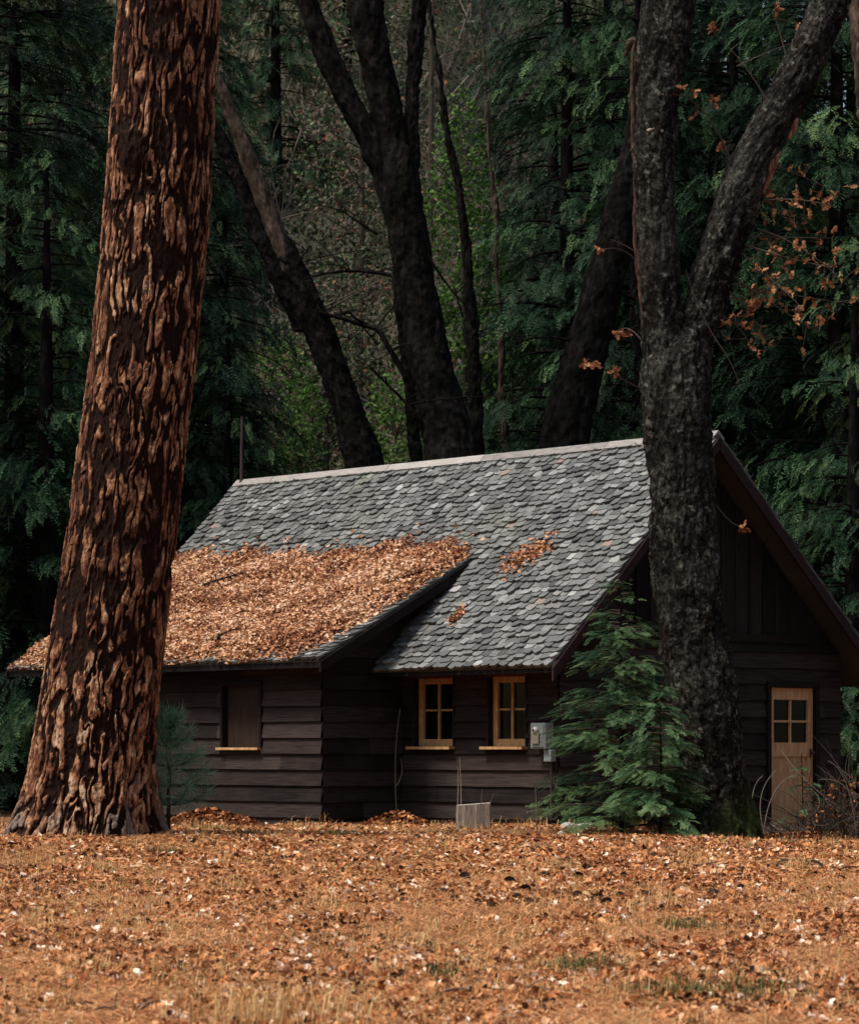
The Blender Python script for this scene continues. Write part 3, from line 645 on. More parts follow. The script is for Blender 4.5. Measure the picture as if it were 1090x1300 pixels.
o = link('roof_leaf_pile', big('roof_leaf_pile', [A, B], MT['roof_litter']))
tag(o, 'thick heap of dry orange brown oak leaves covering the lower roof slope of the cabin', 'leaf pile', kind='stuff')
link('duff_base', mesh_np('duff_base', duffV, duffF, MT['duff'], smooth=True), o)
def s_on_slope(x, y):   # image point on the main slope
    best = None
    for s in np.linspace(0, VRG, 400):
        u, z = ray_v(x, y, s); e = abs(z-(ZE+s*SM))
        if best is None or e < best[0]: best = (e, u, s)
    return best[1], best[2]
for (pts, wd, k, lab) in [([(640, 722), (668, 712), (695, 700)], .10, 420, 'larger drift of rust coloured leaves lying high on the bare shingles'), ([(572, 795), (588, 780)], .05, 110, 'small drift of rust leaves low on the shingles near the lean-to')]:
    P = [s_on_slope(*q) for q in pts]; t = RNG.uniform(0, len(P)-1, k); i = np.minimum(t.astype(int), len(P)-2); f = (t-i)
    P = np.array(P); u = P[i, 0]*(1-f)+P[i+1, 0]*f+RNG.normal(0, wd, k); v = P[i, 1]*(1-f)+P[i+1, 1]*f+RNG.normal(0, wd, k)
    f, up = rand_dirs(k, .5); up += np.array([-D2[0], -D2[1], 0]); T = w2((u, v, ZE+v*SM+.045+RNG.uniform(0, .05, k)))
    V, F_, A_ = scatter(SLEAVES, basis(f, up, .075*RNG.uniform(.6, 1.3, k)), T, np.clip(RNG.normal(.4, .2, k), 0, 1))
    tag(link('leaf_drift', mesh_np('leaf_drift', V, F_, MT['roof_litter'], {'tint': A_})), lab, 'leaves', kind='stuff')
# dead branches lying on the pile
def zpile(u, v): return float(roofz(np.array(u), np.array(v))+pile(np.array([u]), np.array([v]))[0][0])
def on_wing(x, y):
    best = None
    for s in np.linspace(VWE, 2.4, 500):
        u, z = ray_v(x, y, s); e = abs(z-.08-float(roofz(np.array(u), np.array(s))))
        if best is None or e < best[0]: best = (e, u, s)
    return best[1], best[2]
for (pts, r0, lab) in [([(258, 752), (290, 742), (325, 731)], .035, 'mossy dead branch lying on the upper left of the leaf heap on the roof'), ([(485, 752), (515, 738), (545, 727)], .028, 'dead branch half buried in leaves near the right rake of the lower roof'), ([(270, 822), (290, 812), (306, 806)], .035, 'short rotten stick near the eave of the leaf covered roof')]:
    P = []
    for q in pts:
        u, s = on_wing(*q); P.append((*(E0+u*D1+s*D2), zpile(u, s)+.04))
    P = np.array(P); base = P[0].copy(); P -= base
    mb = MB(); C_ = bez(P[0], P[1]+[0, 0, .02], P[2], 9); mb.tube(C_, np.linspace(r0, r0*.5, 9), 7)
    for k in range(5):
        i = 1+k; d = RNG.normal(0, .12, 3); d[2] = abs(d[2])*.7; mb.tube(bez(C_[i], C_[i]+d*.6, C_[i]+d+[0, 0, .02], 5), np.linspace(r0*.4, .003, 5), 4)
    tag(mb.obj('dead_branch', MT['bark_dark'], None, True, base), lab, 'branch')

# ------------------------------------------------------------------ trunks
def trunk_np(rows, nz, nth, disp, Y, base, taper_smooth=9, depth=None):
    """rows (py, xl, xr) top to bottom, in photo pixels at distance Y"""
    rows = sorted(rows, key=lambda q: -q[0]); z = np.array([zy(q[0], Y) for q in rows]); c = np.array([xx((q[1]+q[2])/2, Y) for q in rows]); r = np.array([(q[2]-q[1])/2/F*Y for q in rows])
    dd = np.array([(q[3] if len(q) > 3 else 0.) for q in rows])
    Z = np.linspace(z[0], z[-1], nz)
    def sm(a):
        a = np.interp(Z, z, a); k = max(3, nz//14) | 1; p = k//2; e = np.concatenate([2*a[0]-a[p:0:-1], a, 2*a[-1]-a[-2:-p-2:-1]]); w_ = np.hanning(k+2)[1:-1]; return np.convolve(e, w_/w_.sum(), 'valid')[:nz]
    C_, Rr, DD = sm(c), sm(r), sm(dd); th = np.linspace(0, 2*math.pi, nth, endpoint=False)
    TH, ZZ = np.meshgrid(th, Z); RR = Rr[:, None]+0*TH
    d, at = disp(TH, ZZ, RR)
    RR = RR+d; Xp = C_[:, None]+RR*np.cos(TH); Yp = Y+DD[:, None]+RR*np.sin(TH)
    V = np.stack([Xp-base[0], Yp-base[1], ZZ-base[2]], -1).reshape(-1, 3)
    i = np.arange(nz-1)[:, None]*nth; j = np.arange(nth)[None]; j2 = (j+1) % nth
    Fq = np.stack([i+j, i+j2, i+nth+j2, i+nth+j], -1).reshape(-1, 4)
    return V, Fq, {k: v.ravel() for k, v in at.items()}
# the big pine
def cells(a, b, N, s, jx_=.75, jy_=.9, p=1.0):
    ia = np.floor(a).astype(np.int64); ib = np.floor(b).astype(np.int64)
    F1 = np.full(a.shape, 9.); F2 = np.full(a.shape, 9.); ID = np.zeros(a.shape)
    for da_ in (-1, 0, 1):
        for db_ in (-1, 0, 1):
            ca = ia+da_; cb = ib+db_; cw = ca % N; zero = ca*0
            jx = ca+.5+(_h(cw, cb, zero, s)-.5)*jx_; jy = cb+.5+(_h(cw, cb, zero, s+1)-.5)*jy_
            dist = np.sqrt((a-jx)**2+(b-jy)**2*p); idv = _h(cw, cb, zero, s+2); m = dist < F1
            F2 = np.where(m, F1, np.minimum(F2, dist)); ID = np.where(m, idv, ID); F1 = np.where(m, dist, F1)
    return F2-F1, ID
def pine_disp(TH, ZZ, RR):
    P3 = np.stack([np.cos(TH)*1.4, np.sin(TH)*1.4, ZZ*.7], -1)
    Pd = np.stack([np.cos(TH)*RR, np.sin(TH)*RR, ZZ*.5], -1)
    low = sstep(ZZ, 2.6, -.1); N = 34
    wa = (fbm(P3*np.array([2.1, 2.1, 1.6]), 3, 3)-.5)*2.4+(fbm(P3*np.array([5, 5, 5.]), 5, 3)-.5)*2.1; wz = (fbm(P3*1.9, 8, 3)-.5)*1.8+(fbm(Pd*7, 18, 3)-.5)*.5
    a = TH/(2*math.pi)*N+wa; e, ID = cells(a, ZZ/(.70+.06*low)+wz, N, 1, .85, 1.0, .6)
    N2 = 96; a2 = TH/(2*math.pi)*N2+wa*2.3+(fbm(P3*9, 44, 2)-.5)*1.5; e2, ID2 = cells(a2, ZZ/.13+wz*3, N2, 11, .8, .9, .8)
    rag = fbm(Pd*np.array([26, 26, 22.]), 81, 4); brk = fbm(Pd*np.array([4.5, 4.5, 3.]), 71, 4)
    rough = fbm(Pd*16, 21, 4); fine = fbm(Pd*np.array([34, 34, 40.]), 22, 3)
    th_ = .27+.16*(ID-.5)-.10*low+(brk-.5)*.30; er = e+(rag-.5)*.34+(ID2-.5)*.14
    core = sstep(er, th_-.03, th_+.09); fl = sstep(er, .06, .32); sub = sstep(e2+(rag-.5)*.2, .0, .11)
    pl = .45*fl+.55*core; lay = sstep(er, th_+.2, th_+.3)
    d = fl*.024+core*(.007+.014*low)*(.6+.7*ID2)+lay*.005+core*(sub-1)*.006+(rough-.5)*.014+(fine-.5)*.016-.022
    kz, kt = zy(200, 33), math.radians(246)
    q2 = np.exp(-(((ZZ-kz+.06)/.20)**2+(((TH-kt))/.26)**2)); kn = np.clip(q2*2.2, 0, 1)
    bark = (.42*fl+.58*core*(.55+.45*sub))*(1-.95*kn)
    big_ = fbm(Pd*np.array([1.1, 1.1, 1.3]), 29, 3)
    ti = np.clip(.02+.42*ID2+.22*ID+.22*lay+1.1*(rough-.5)+.9*(big_-.5), 0, 1)
    gr = sstep(fbm(Pd*2.6, 33, 4)+.30*sstep(ZZ, 1.2, 0.1)-.3*sstep(ZZ, .9, 2.5)-.1, .62, .85)
    bt = sstep(ZZ, 1.5, .0); d += bt*bt*.06*np.sin(TH*5+1.3)+bt*.025*np.sin(TH*11)
    q = np.exp(-(((ZZ-kz)/.24)**2+(((TH-kt))/.30)**2)); d += .11*q; rim = np.exp(-((np.sqrt(((ZZ-kz+.04)/.22)**2+((TH-kt)/.30)**2)-1)/.22)**2); d += .02*rim*sstep(ZZ, kz-.1, kz+.1)
    return d, {'bark': bark, 'tint': ti, 'grey': gr}
YP = 33.0; bp = (xx(108, YP), YP, float(gz(xx(108, YP), YP)))
pine = empty('pine_tree', bp, 'huge ponderosa pine trunk with plated orange brown bark on the left', 'tree')
rows = [(-620, 182, 262), (-300, 168, 272), (0, 151, 280), (130, 142, 271), (190, 138, 270), (300, 130, 263), (450, 116, 249), (580, 98, 234), (730, 77, 218), (880, 53, 201), (960, 40, 195), (1010, 30, 194), (1040, 17, 197), (1075, 0, 206)]
V, Fq, at = trunk_np(rows, 1700, 620, pine_disp, YP, bp)
link('trunk', mesh_np('trunk', V, Fq, MT['bark_pine'], at, True), pine)

def oak_disp(amp=.06, seed=0):
    def f(TH, ZZ, RR):
        P = np.stack([np.cos(TH)*RR, np.sin(TH)*RR, ZZ*.55], -1)
        a = fbm(P*6, 50+seed, 5); r_ = np.abs(fbm(P*np.array([11, 11, 5.]), 54+seed, 3)-.5)*2
        big_ = fbm(P*1.5, 58+seed, 3)
        bt = sstep(ZZ, 1.1, .0)
        d = (a-.5)*amp*2+(fbm(P*22, 66+seed, 3)-.5)*amp*.9+(big_-.5)*.10*np.clip(RR/.35, .3, 1)-(.5-r_)*amp*.6+bt*.05*np.sin(TH*4+.6)
        return d, {'bark': sstep(a+.6*(r_-.3), .36, .52)}
    return f
YO = 35.0; bo = (xx(905, YO), YO, float(gz(xx(905, YO), YO)))
oak = empty('oak_tree', bo, 'lichen speckled forked oak trunk standing in front of the cabin gable', 'tree')
rows = [(405, 866, 880), (418, 850, 890), (440, 826, 899), (460, 816, 901), (500, 816, 901), (600, 821, 904), (700, 824, 912), (800, 834, 921), (900, 848, 936), (980, 858, 947), (1030, 860, 957), (1085, 846, 976)]
V, Fq, at = trunk_np(rows, 620, 220, oak_disp(), YO, bo); link('trunk', mesh_np('trunk', V, Fq, MT['bark_oak'], at, True), oak)
rows = [(-500, 850, 890), (-100, 822, 884), (0, 815, 881), (60, 807, 872), (130, 803, 862), (200, 799, 856), (300, 803, 859), (400, 809, 868), (480, 817, 870), (560, 830, 868)]
V, Fq, at = trunk_np(rows, 420, 150, oak_disp(.045, 5), YO-.05, bo); link('limb', mesh_np('limb', V, Fq, MT['bark_oak'], at, True), oak)
rows = [(-300, 1130, 1170), (-80, 1058, 1108), (0, 1028, 1078), (60, 1001, 1058), (120, 970, 1032), (200, 925, 988), (260, 901, 966), (320, 884, 946), (380, 866, 924), (440, 850, 906), (520, 842, 890)]
V, Fq, at = trunk_np(rows, 420, 150, oak_disp(.05, 9), YO+.1, bo); link('limb', mesh_np('limb', V, Fq, MT['bark_oak'], at, True), oak)
# orange torn strip along the left edge of the left limb
def strip(rows, Y, dy, base, mat, name, parent, r0):
    P = np.array([px(x, y, Y)+[0, dy, 0] for x, y in rows])-base; n_ = max(40, int(60*len(rows)/2)); t = np.linspace(0, len(P)-1, n_); i = np.minimum(t.astype(int), len(P)-2); f = (t-i)[:, None]
    Q = P[i]*(1-f)+P[i+1]*f; env = np.sin(np.clip(np.linspace(.03, 3.11, n_), 0, 3.14))**.35
    q = np.stack([t*1.7, t*0+r0*50, t*0+len(rows)], -1); rr = r0*env*(.5+.9*fbm(q*.9, 71, 3)); Q[:, 0] += .05*(fbm(q*.8, 73, 3)-.5)
    V, Fq = tube(Q, rr, 12); V = V+((fbm(V*np.array([16, 16, 7.])+3, 77, 3)-.5)*r0*1.0)[:, None]*np.array([1, 1, .3]); return link(name, mesh_np(name, V, Fq, mat, None, False), parent)
n = NM('torn_orange_bark', .85, .2); f_ = n.noise(14, 5, n.mapv((2, 2, .5)), .7); n.col(n.ramp(f_, [(.42, (.012, .007, .006)), (.6, (.09, .04, .026)), (.75, (.24, .12, .075))])); n.bump(f_, .8, .02); MT['torn'] = n.m
n = NM('pale_exposed_wood', .8, .2); f_ = n.noise(9, 5, n.mapv((2, 2, .5)), .7); n.col(n.ramp(f_, [(.38, (.05, .02, .012)), (.55, (.26, .12, .07)), (.7, (.45, .27, .18))])); n.bump(f_, .8, .02); MT['woundwood'] = n.m
strip([(803, 55), (801, 90), (804, 150), (805, 220), (807, 300), (812, 380), (822, 470)], YO, -.12, np.array(bo), MT['torn'], 'torn_bark', oak, .032)
strip([(792, 72), (797, 58), (803, 52), (812, 56)], YO, -.02, np.array(bo), MT['bark_grey'], 'branch_stub', oak, .05)
strip([(966, 246), (974, 224), (982, 204), (988, 192)], YO, -.02, np.array(bo), MT['woundwood'], 'bark_wound', oak, .06)
strip([(1000, 176), (1006, 163), (1012, 150)], YO, -.02, np.array(bo), MT['woundwood'], 'bark_wound', oak, .045)
strip([(818, 172), (828, 170), (840, 173)], YO, -.29, np.array(bo), MT['cutwood'], 'pale_scar', oak, .035)
# twigs with dry leaves on the oak
def cluster(cpos, n_, size=.10):
    k = n_; d = RNG.normal(0, 1, (k, 3)); d[:, 2] -= .3; d /= np.linalg.norm(d, axis=1)[:, None]
    T = cpos+d*size*.45; up = RNG.normal(0, 1, (k, 3)); return scatter(LEAVES, basis(d, up, size*RNG.uniform(.7, 1.2, k)), T, RNG.uniform(0, 1, k))
twig_sets = [([(1000, 180), (960, 90), (905, 40)], [(905, 38, 9)]), ([(930, 210), (890, 110), (838, 128)], [(836, 130, 7), (862, 118, 6), (880, 121, 6), (905, 132, 5), (880, 150, 2), (822, 95, 2)]),
    ([(940, 240), (930, 200), (912, 184)], [(914, 182, 6)]), ([(812, 335), (790, 312), (768, 320)], [(758, 321, 5)]), ([(820, 440), (800, 405), (785, 415)], [(784, 418, 6), (798, 422, 5)]),
    ([(825, 500), (780, 480), (745, 462)], [(740, 467, 5), (754, 464, 5), (778, 474, 8)]), ([(908, 640), (930, 672), (945, 668)], [(944, 668, 12)]), ([(1010, 130), (1000, 60), (985, 5)], [(988, 5, 5), (1018, 18, 3)])]
rg = random.Random(21)
for bx0, by0, bx1, by1, bx2, by2 in [(960, 250, 990, 262, 1010, 285), (962, 255, 1020, 250, 1058, 268), (950, 300, 1000, 300, 1058, 300), (945, 310, 990, 330, 1050, 345), (940, 320, 970, 350, 1010, 390), (925, 370, 950, 385, 990, 440), (925, 360, 990, 370, 1065, 380), (915, 400, 940, 410, 958, 445), (930, 350, 1000, 400, 1040, 420), (925, 380, 970, 372, 1010, 350), (985, 210, 1030, 225, 1088, 250), (960, 290, 1030, 310, 1092, 380)]:
    cs = []
    for k in range(11):
        t = rg.uniform(.25, 1.05); x = (1-t)**2*bx0+2*t*(1-t)*bx1+t*t*bx2; y = (1-t)**2*by0+2*t*(1-t)*by1+t*t*by2
        cs.append((x+rg.gauss(0, 12), y+rg.gauss(0, 13), rg.choice([1, 2, 2, 3])))
    twig_sets.append(([(bx0, by0), (bx1, by1), (bx2, by2)], cs))
for pts, cs in twig_sets:
    yo = rg.uniform(-.5, .4); P = [px(x, y, YO)+[0, yo*i*.5, 0]-np.array(bo) for i, (x, y) in enumerate(pts)]
    mb = MB(); C_ = bez(*P, n=12); mb.tube(C_, np.linspace(.011, .004, 12), 5, .4); prt = []
    for (x, y, k) in cs:
        i = min(range(12), key=lambda q: abs(CX+F*(C_[q][0]+bo[0])/YO-x)+abs(y-(HY-F*(C_[q][2]+bo[2]-HC)/YO)))
        q = px(x, y, YO)-np.array(bo); q[1] = C_[i][1]+rg.uniform(-.1, .1); mb.tube(bez(C_[i], (C_[i]+q)/2+RNG.normal(0, .02, 3), q, 5), [.006, .005, .004, .003, .003], 4, .5)
        prt.append(cluster(q, k, .10))
    tw = mb.obj('twig', MT['twig'], oak)
    for q in prt: link('leaf_cluster', big('leaf_cluster', [q], MT['oakleaf']), tw)
# bare thin vine / twigs in front of oak
for pts in [[(905, 440), (880, 400), (866, 350)], [(905, 440), (925, 465), (935, 500)], [(812, 333), (790, 318), (772, 312)], [(930, 95), (960, 80), (1000, 65)], [(800, 62), (775, 66), (760, 68)]]:
    mb = MB(); mb.tube(bez(*[px(x, y, YO)-np.array(bo)+[0, -.45, 0] for x, y in pts], n=10), np.linspace(.007, .003, 10), 5, .35); mb.obj('bare_twig', MT['twig'], oak)

# ------------------------------------------------------------------ trees behind the cabin
def limb_tree(name, label, Y, trunks, bark='bark_dark', group=None, branches=(), boff=0, tops=()):
    z0 = float(gz(0, min(Y, 70)))-.1; last = trunks[0][-1]; b = (xx((last[1]+last[2])/2, Y), Y, z0)
    t = empty(name, b, label, 'tree', group)
    for i, rows in enumerate(trunks):
        h = 420 if i == 0 else 300
        V, Fq, at = trunk_np(rows, h, 72, oak_disp(.055, 20+i+int(Y)), Y+i*.05, b); link('trunk' if i == 0 else 'limb', mesh_np('trunk', V, Fq, MT[bark], at, True), t)
    for rows in tops:
        V, Fq, at = trunk_np(rows, 300, 72, oak_disp(.03, 3), Y-.03, b); link('bare_top', mesh_np('bare_top', V, Fq, MT['bark_grey'], at, True), t)
    for pts, r0 in branches:
        mb = MB(); P = [px(x, y, Y)-np.array(b)+[0, -.2, 0] for x, y in pts]; C_ = []
        if len(P) == 3: C_ = bez(*P, n=14)
        else:
            C_ = np.array(P); tt = np.linspace(0, len(P)-1, 24); C_ = np.stack([np.interp(tt, range(len(P)), C_[:, a]) for a in range(3)], -1)
        mb.tube(C_, np.linspace(r0, r0*.4, len(C_)), 6, .3)
        for k in range(5):
            i = rg.randrange(2, len(C_)-1); d = RNG.normal(0, .35, 3); d[2] = abs(d[2])*.5; mb.tube(bez(C_[i], C_[i]+d*.5+[0, 0, .1], C_[i]+d*1.3, 6), np.linspace(r0*.4, .006, 6), 4, .6)
        mb.obj('branch', MT['bark_dark'], t)
    return t
limb_tree('oak_tree', 'dark many-stemmed oak rising behind the middle of the roof ridge', 50,
    [[(172, 500, 508), (188, 490, 522), (215, 480, 531), (250, 483, 538), (300, 491, 545), (350, 500, 551), (400, 507, 560), (450, 515, 573), (500, 526, 587), (560, 537, 608), (620, 540, 625), (960, 530, 640)],
     [(-300, 330, 350), (-60, 358, 384), (0, 374, 404), (60, 394, 428), (120, 420, 455), (170, 448, 484), (220, 470, 508), (290, 490, 524), (360, 502, 530)],
     [(-300, 410, 440), (0, 440, 483), (60, 450, 495), (120, 464, 508), (170, 472, 516), (220, 480, 530), (300, 495, 540)],
     [(-300, 555, 572), (0, 520, 543), (80, 515, 536), (140, 513, 533), (200, 510, 532), (260, 512, 534)]],
    branches=[([(497, 352), (440, 338), (385, 357)], .04), ([(515, 480), (480, 420), (430, 405), (405, 398)], .06), ([(480, 300), (455, 285), (435, 270)], .03), ([(540, 320), (560, 360), (600, 400)], .03), ([(530, 530), (505, 500), (470, 470)], .04)])
limb_tree('oak_tree', 'leaning dark trunk with a bare grey top behind the left half of the roof', 51,
    [[(285, 346, 352), (310, 345, 375), (340, 352, 390), (400, 375, 418), (470, 402, 445), (540, 426, 470), (600, 440, 492), (960, 470, 560)],
     [(150, 262, 275), (190, 275, 297), (240, 297, 318), (300, 318, 345), (360, 345, 378), (420, 372, 405)]],
    tops=[[(-120, 180, 188), (0, 224, 236), (110, 272, 288), (170, 292, 314), (240, 317, 343), (300, 338, 364), (350, 358, 382), (400, 384, 396)]], branches=[([(400, 400), (420, 404), (445, 398), (480, 440)], .035), ([(372, 350), (380, 330), (392, 320)], .03)])
limb_tree('oak_tree', 'thick black trunk leaning right behind the ridge and the forked oak', 52,
    [[(60, 810, 850), (180, 790, 832), (250, 770, 822), (330, 748, 800), (400, 730, 786), (470, 708, 768), (530, 690, 752), (590, 680, 745), (960, 660, 745)]],
    branches=[([(740, 440), (690, 420), (650, 440)], .03)])
limb_tree('oak_tree', 'pale brown leaning trunk at the top right corner', 38, [[(-200, 1090, 1130), (0, 1072, 1112), (40, 1078, 1120), (90, 1084, 1128), (400, 1105, 1160), (1060, 1120, 1200)]], 'bark_grey')
thin = [(590, 54, [(-20, 538, 542), (100, 556, 563), (170, 562, 571), (230, 577, 588), (330, 586, 600), (450, 592, 610), (600, 594, 616), (960, 590, 620)], 'bark_dark', 'slim dark trunk just right of the many-stemmed oak'),
        (632, 58, [(-60, 604, 606), (60, 612, 615), (200, 618, 624), (280, 628, 635), (330, 625, 632), (420, 633, 641), (500, 630, 640), (560, 636, 648), (960, 634, 650)], 'bark_grey', 'slender reddish grey trunk between the many-stemmed oak and the black leaning trunk'),
        (508, 55, [(200, 480, 488), (330, 496, 506), (400, 500, 512), (480, 512, 526), (600, 520, 540), (960, 520, 545)], 'bark_dark', 'slim trunk pressed against the left side of the many-stemmed oak')]
for x_, Yd, rows, bk, lab in thin: limb_tree('young_tree', lab, Yd, [rows], bk)

# ------------------------------------------------------------------ conifer foliage
def spray_tpl(nt, seed, side=.42, blades_=3, w=.045, droop=.25, tipw=.03):
    """flat feathery frond along +x, length 1"""
    r = random.Random(seed); V, Fq = [], []
    def q(a, b, w_):
        a, b = np.array(a), np.array(b); d = b-a; s = np.array([-d[1], d[0], 0]); s = s/(np.linalg.norm(s)+1e-9)*w_; m = a+(b-a)*.55; n = len(V)
        V.extend([a, m-s+[0, 0, r.uniform(-.01, .01)], b, m+s]); Fq.append((n, n+1, n+2, n+3))
    def pos(t): return np.array([t, .05*math.sin(t*5+seed), -droop*t*t])
    q(pos(0), pos(.5), w*.5); q(pos(.5), pos(1.0), w*.6)
    for i in range(nt):
        t = .08+.9*i/nt
        for sg in (-1, 1):
            ln = side*(1-t*.75)*r.uniform(.65, 1.15)*(min(1, t*4+.35)); an = math.radians(r.uniform(38, 60)); b = pos(t); e = b+np.array([math.cos(an)*ln, sg*math.sin(an)*ln, -droop*.35*ln+r.uniform(-.03, .03)])
            q(b, e, w*r.uniform(.7, 1.1))
            for k in range(blades_):
                f = (k+1)/(blades_+1); c = b+(e-b)*f; l2 = ln*.4*(1-f*.5); 
                for s2 in (-1, 1):
                    a2 = an*sg+s2*math.radians(r.uniform(30, 50)); q(c, c+np.array([math.cos(a2)*l2, math.sin(a2)*l2, r.uniform(-.05, .02)]), w*.55)
    return np.array(V), np.array(Fq)
SP_BG = [spray_tpl(9, s, side=.36, blades_=1, w=.026, droop=.4) for s in range(4)]
SP_FIR = [spray_tpl(11, 10+s, side=.34, blades_=3, w=.014, droop=.08) for s in range(3)]
def conifer(h, r, nb, seed, z_lo=.5, spray=.55, per=18, tpl=SP_BG, droop=.35, upl=.1, prof=None, tm=.45):
    """crown of drooping branches: returns foliage arrays and branch tubes"""
    g = np.random.default_rng(seed); bs = MB(); P0, Fw, Up, Sc, Ti = [], [], [], [], []
    for i in range(nb):
        t = g.random()**.85; z = z_lo+(h-z_lo)*t; a = g.uniform(0, 2*math.pi); Lb = r*(prof(t) if prof else (1-t)**.75*.95+.06)*g.uniform(.65, 1.15)
        d = np.array([math.cos(a), math.sin(a), 0]); s0 = np.array([0, 0, z]); mid = s0+d*Lb*.55+[0, 0, Lb*upl]; end = s0+d*Lb+[0, 0, -Lb*droop*g.uniform(.4, 1.5)]
        C_ = bez(s0, mid, end, 10); bs.tube(C_, np.linspace(.012*Lb+.008, .004, 10), 4, .3); bt = g.normal(0, .2)
        n_ = max(4, int(per*Lb/r*1.1)); tt = g.uniform(.22, 1.0, n_)**.8; tt[0] = 1.0
        ps = np.stack([np.interp(tt, np.linspace(0, 1, 10), C_[:, k]) for k in range(3)], -1); ps += g.normal(0, .05*r, ps.shape)*[1, 1, .6]
        tang = (end-mid); tang = tang/np.linalg.norm(tang); sd = np.array([-d[1], d[0], 0])
        sg = g.choice([-1, 1], n_)*g.uniform(.1, 1.1, n_)*(1-.7*(tt > .95)); f = tang[None]+sd[None]*sg[:, None]+g.normal(0, .15, (n_, 3)); f[:, 2] -= g.uniform(0, .5, n_)*droop
        up = np.array([0, 0, 1.])+g.normal(0, .25, (n_, 3))
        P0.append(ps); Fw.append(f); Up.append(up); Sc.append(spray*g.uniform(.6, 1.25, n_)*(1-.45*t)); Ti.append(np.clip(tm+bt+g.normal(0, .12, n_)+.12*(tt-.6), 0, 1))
    P0, Fw, Up, Sc, Ti = map(np.concatenate, (P0, Fw, Up, Sc, Ti)); n_ = len(Ti)
    V, Fs, A = scatter(tpl, basis(Fw, Up, Sc), P0, Ti, g.integers(0, len(tpl), n_)); return V, Fs, A, bs
def conifer_proto(name, label, group, h, r, nb, seed, mat='cedar', tr=.25, **k):
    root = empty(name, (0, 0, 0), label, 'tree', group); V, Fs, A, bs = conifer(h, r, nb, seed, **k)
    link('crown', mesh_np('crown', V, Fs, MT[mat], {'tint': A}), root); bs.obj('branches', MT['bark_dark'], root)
    mb = MB(); mb.tube([(0, 0, -.5), (0, 0, 1), (.03, .02, h*.5), (0, 0, h*.97)], [tr*1.25, tr, tr*.6, .03], 10, .3); mb.obj('trunk', MT['bark_dark'], root, True); return root
def copy_tree(o, parent=None):
    c = o.copy(); COL.objects.link(c)
    if parent: c.parent = parent
    for ch in o.children: copy_tree(ch, c)
    return c
pf = lambda t: (1-t)**.55*.9+.1
protos = [conifer_proto('cedar_tree', 'x', 'x', 19, 3.0, 225, 101, per=34, spray=.6, droop=.15, prof=pf), conifer_proto('cedar_tree', 'x', 'x', 16, 2.6, 205, 102, per=34, spray=.52, droop=.28, prof=pf),
          conifer_proto('cedar_tree', 'x', 'x', 21, 3.2, 225, 103, per=34, spray=.65, droop=.08, prof=pf, tm=.38), conifer_proto('cedar_tree', 'x', 'x', 11, 2.2, 150, 104, per=28, spray=.45, droop=.2, prof=pf, tm=.6)]
GL = ('dark green conifer in the gloom left of the big pine', 'dark conifers left of the big pine'); GM = ('dark green conifer between the big pine and the leaning trunk', 'dark conifers between the big pine and the leaning trunk')
GR = ('dark green conifer between the middle oak and the forked oak', 'dark conifers between the middle oak and the forked oak'); GE = ('dark green conifer right of the forked oak behind the gable', 'dark conifers right of the forked oak')
GF = ('distant conifer on the hillside beyond the gap in the trees', 'distant conifers on the hillside')
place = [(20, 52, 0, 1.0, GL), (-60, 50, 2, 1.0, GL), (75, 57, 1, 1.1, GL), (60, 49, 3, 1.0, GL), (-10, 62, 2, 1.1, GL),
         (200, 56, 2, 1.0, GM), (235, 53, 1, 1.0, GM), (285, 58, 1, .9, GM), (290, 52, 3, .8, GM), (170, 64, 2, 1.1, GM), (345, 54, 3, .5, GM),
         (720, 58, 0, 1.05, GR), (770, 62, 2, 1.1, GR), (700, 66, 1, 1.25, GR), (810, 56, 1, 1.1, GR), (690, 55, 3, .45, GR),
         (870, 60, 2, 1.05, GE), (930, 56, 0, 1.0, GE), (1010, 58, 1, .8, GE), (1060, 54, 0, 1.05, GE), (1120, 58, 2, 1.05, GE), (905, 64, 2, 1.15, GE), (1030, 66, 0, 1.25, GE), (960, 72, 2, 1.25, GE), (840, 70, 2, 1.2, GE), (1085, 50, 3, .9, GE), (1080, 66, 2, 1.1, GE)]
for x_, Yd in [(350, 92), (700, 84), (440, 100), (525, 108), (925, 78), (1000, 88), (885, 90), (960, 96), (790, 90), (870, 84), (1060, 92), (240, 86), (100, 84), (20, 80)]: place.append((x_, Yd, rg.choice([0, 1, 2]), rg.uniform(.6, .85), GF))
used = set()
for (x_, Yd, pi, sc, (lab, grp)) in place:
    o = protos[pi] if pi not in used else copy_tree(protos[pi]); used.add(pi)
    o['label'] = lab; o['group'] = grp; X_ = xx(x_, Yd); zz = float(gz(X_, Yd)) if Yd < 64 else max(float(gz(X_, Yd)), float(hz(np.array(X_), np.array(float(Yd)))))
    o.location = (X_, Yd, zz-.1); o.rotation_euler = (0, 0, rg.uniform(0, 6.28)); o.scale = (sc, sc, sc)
GS = ('tall dark conifer of the forest around the clearing, out of view', 'out-of-view conifers surrounding the clearing')  # unseen forest trees, added to block low sky light and darken the eaves
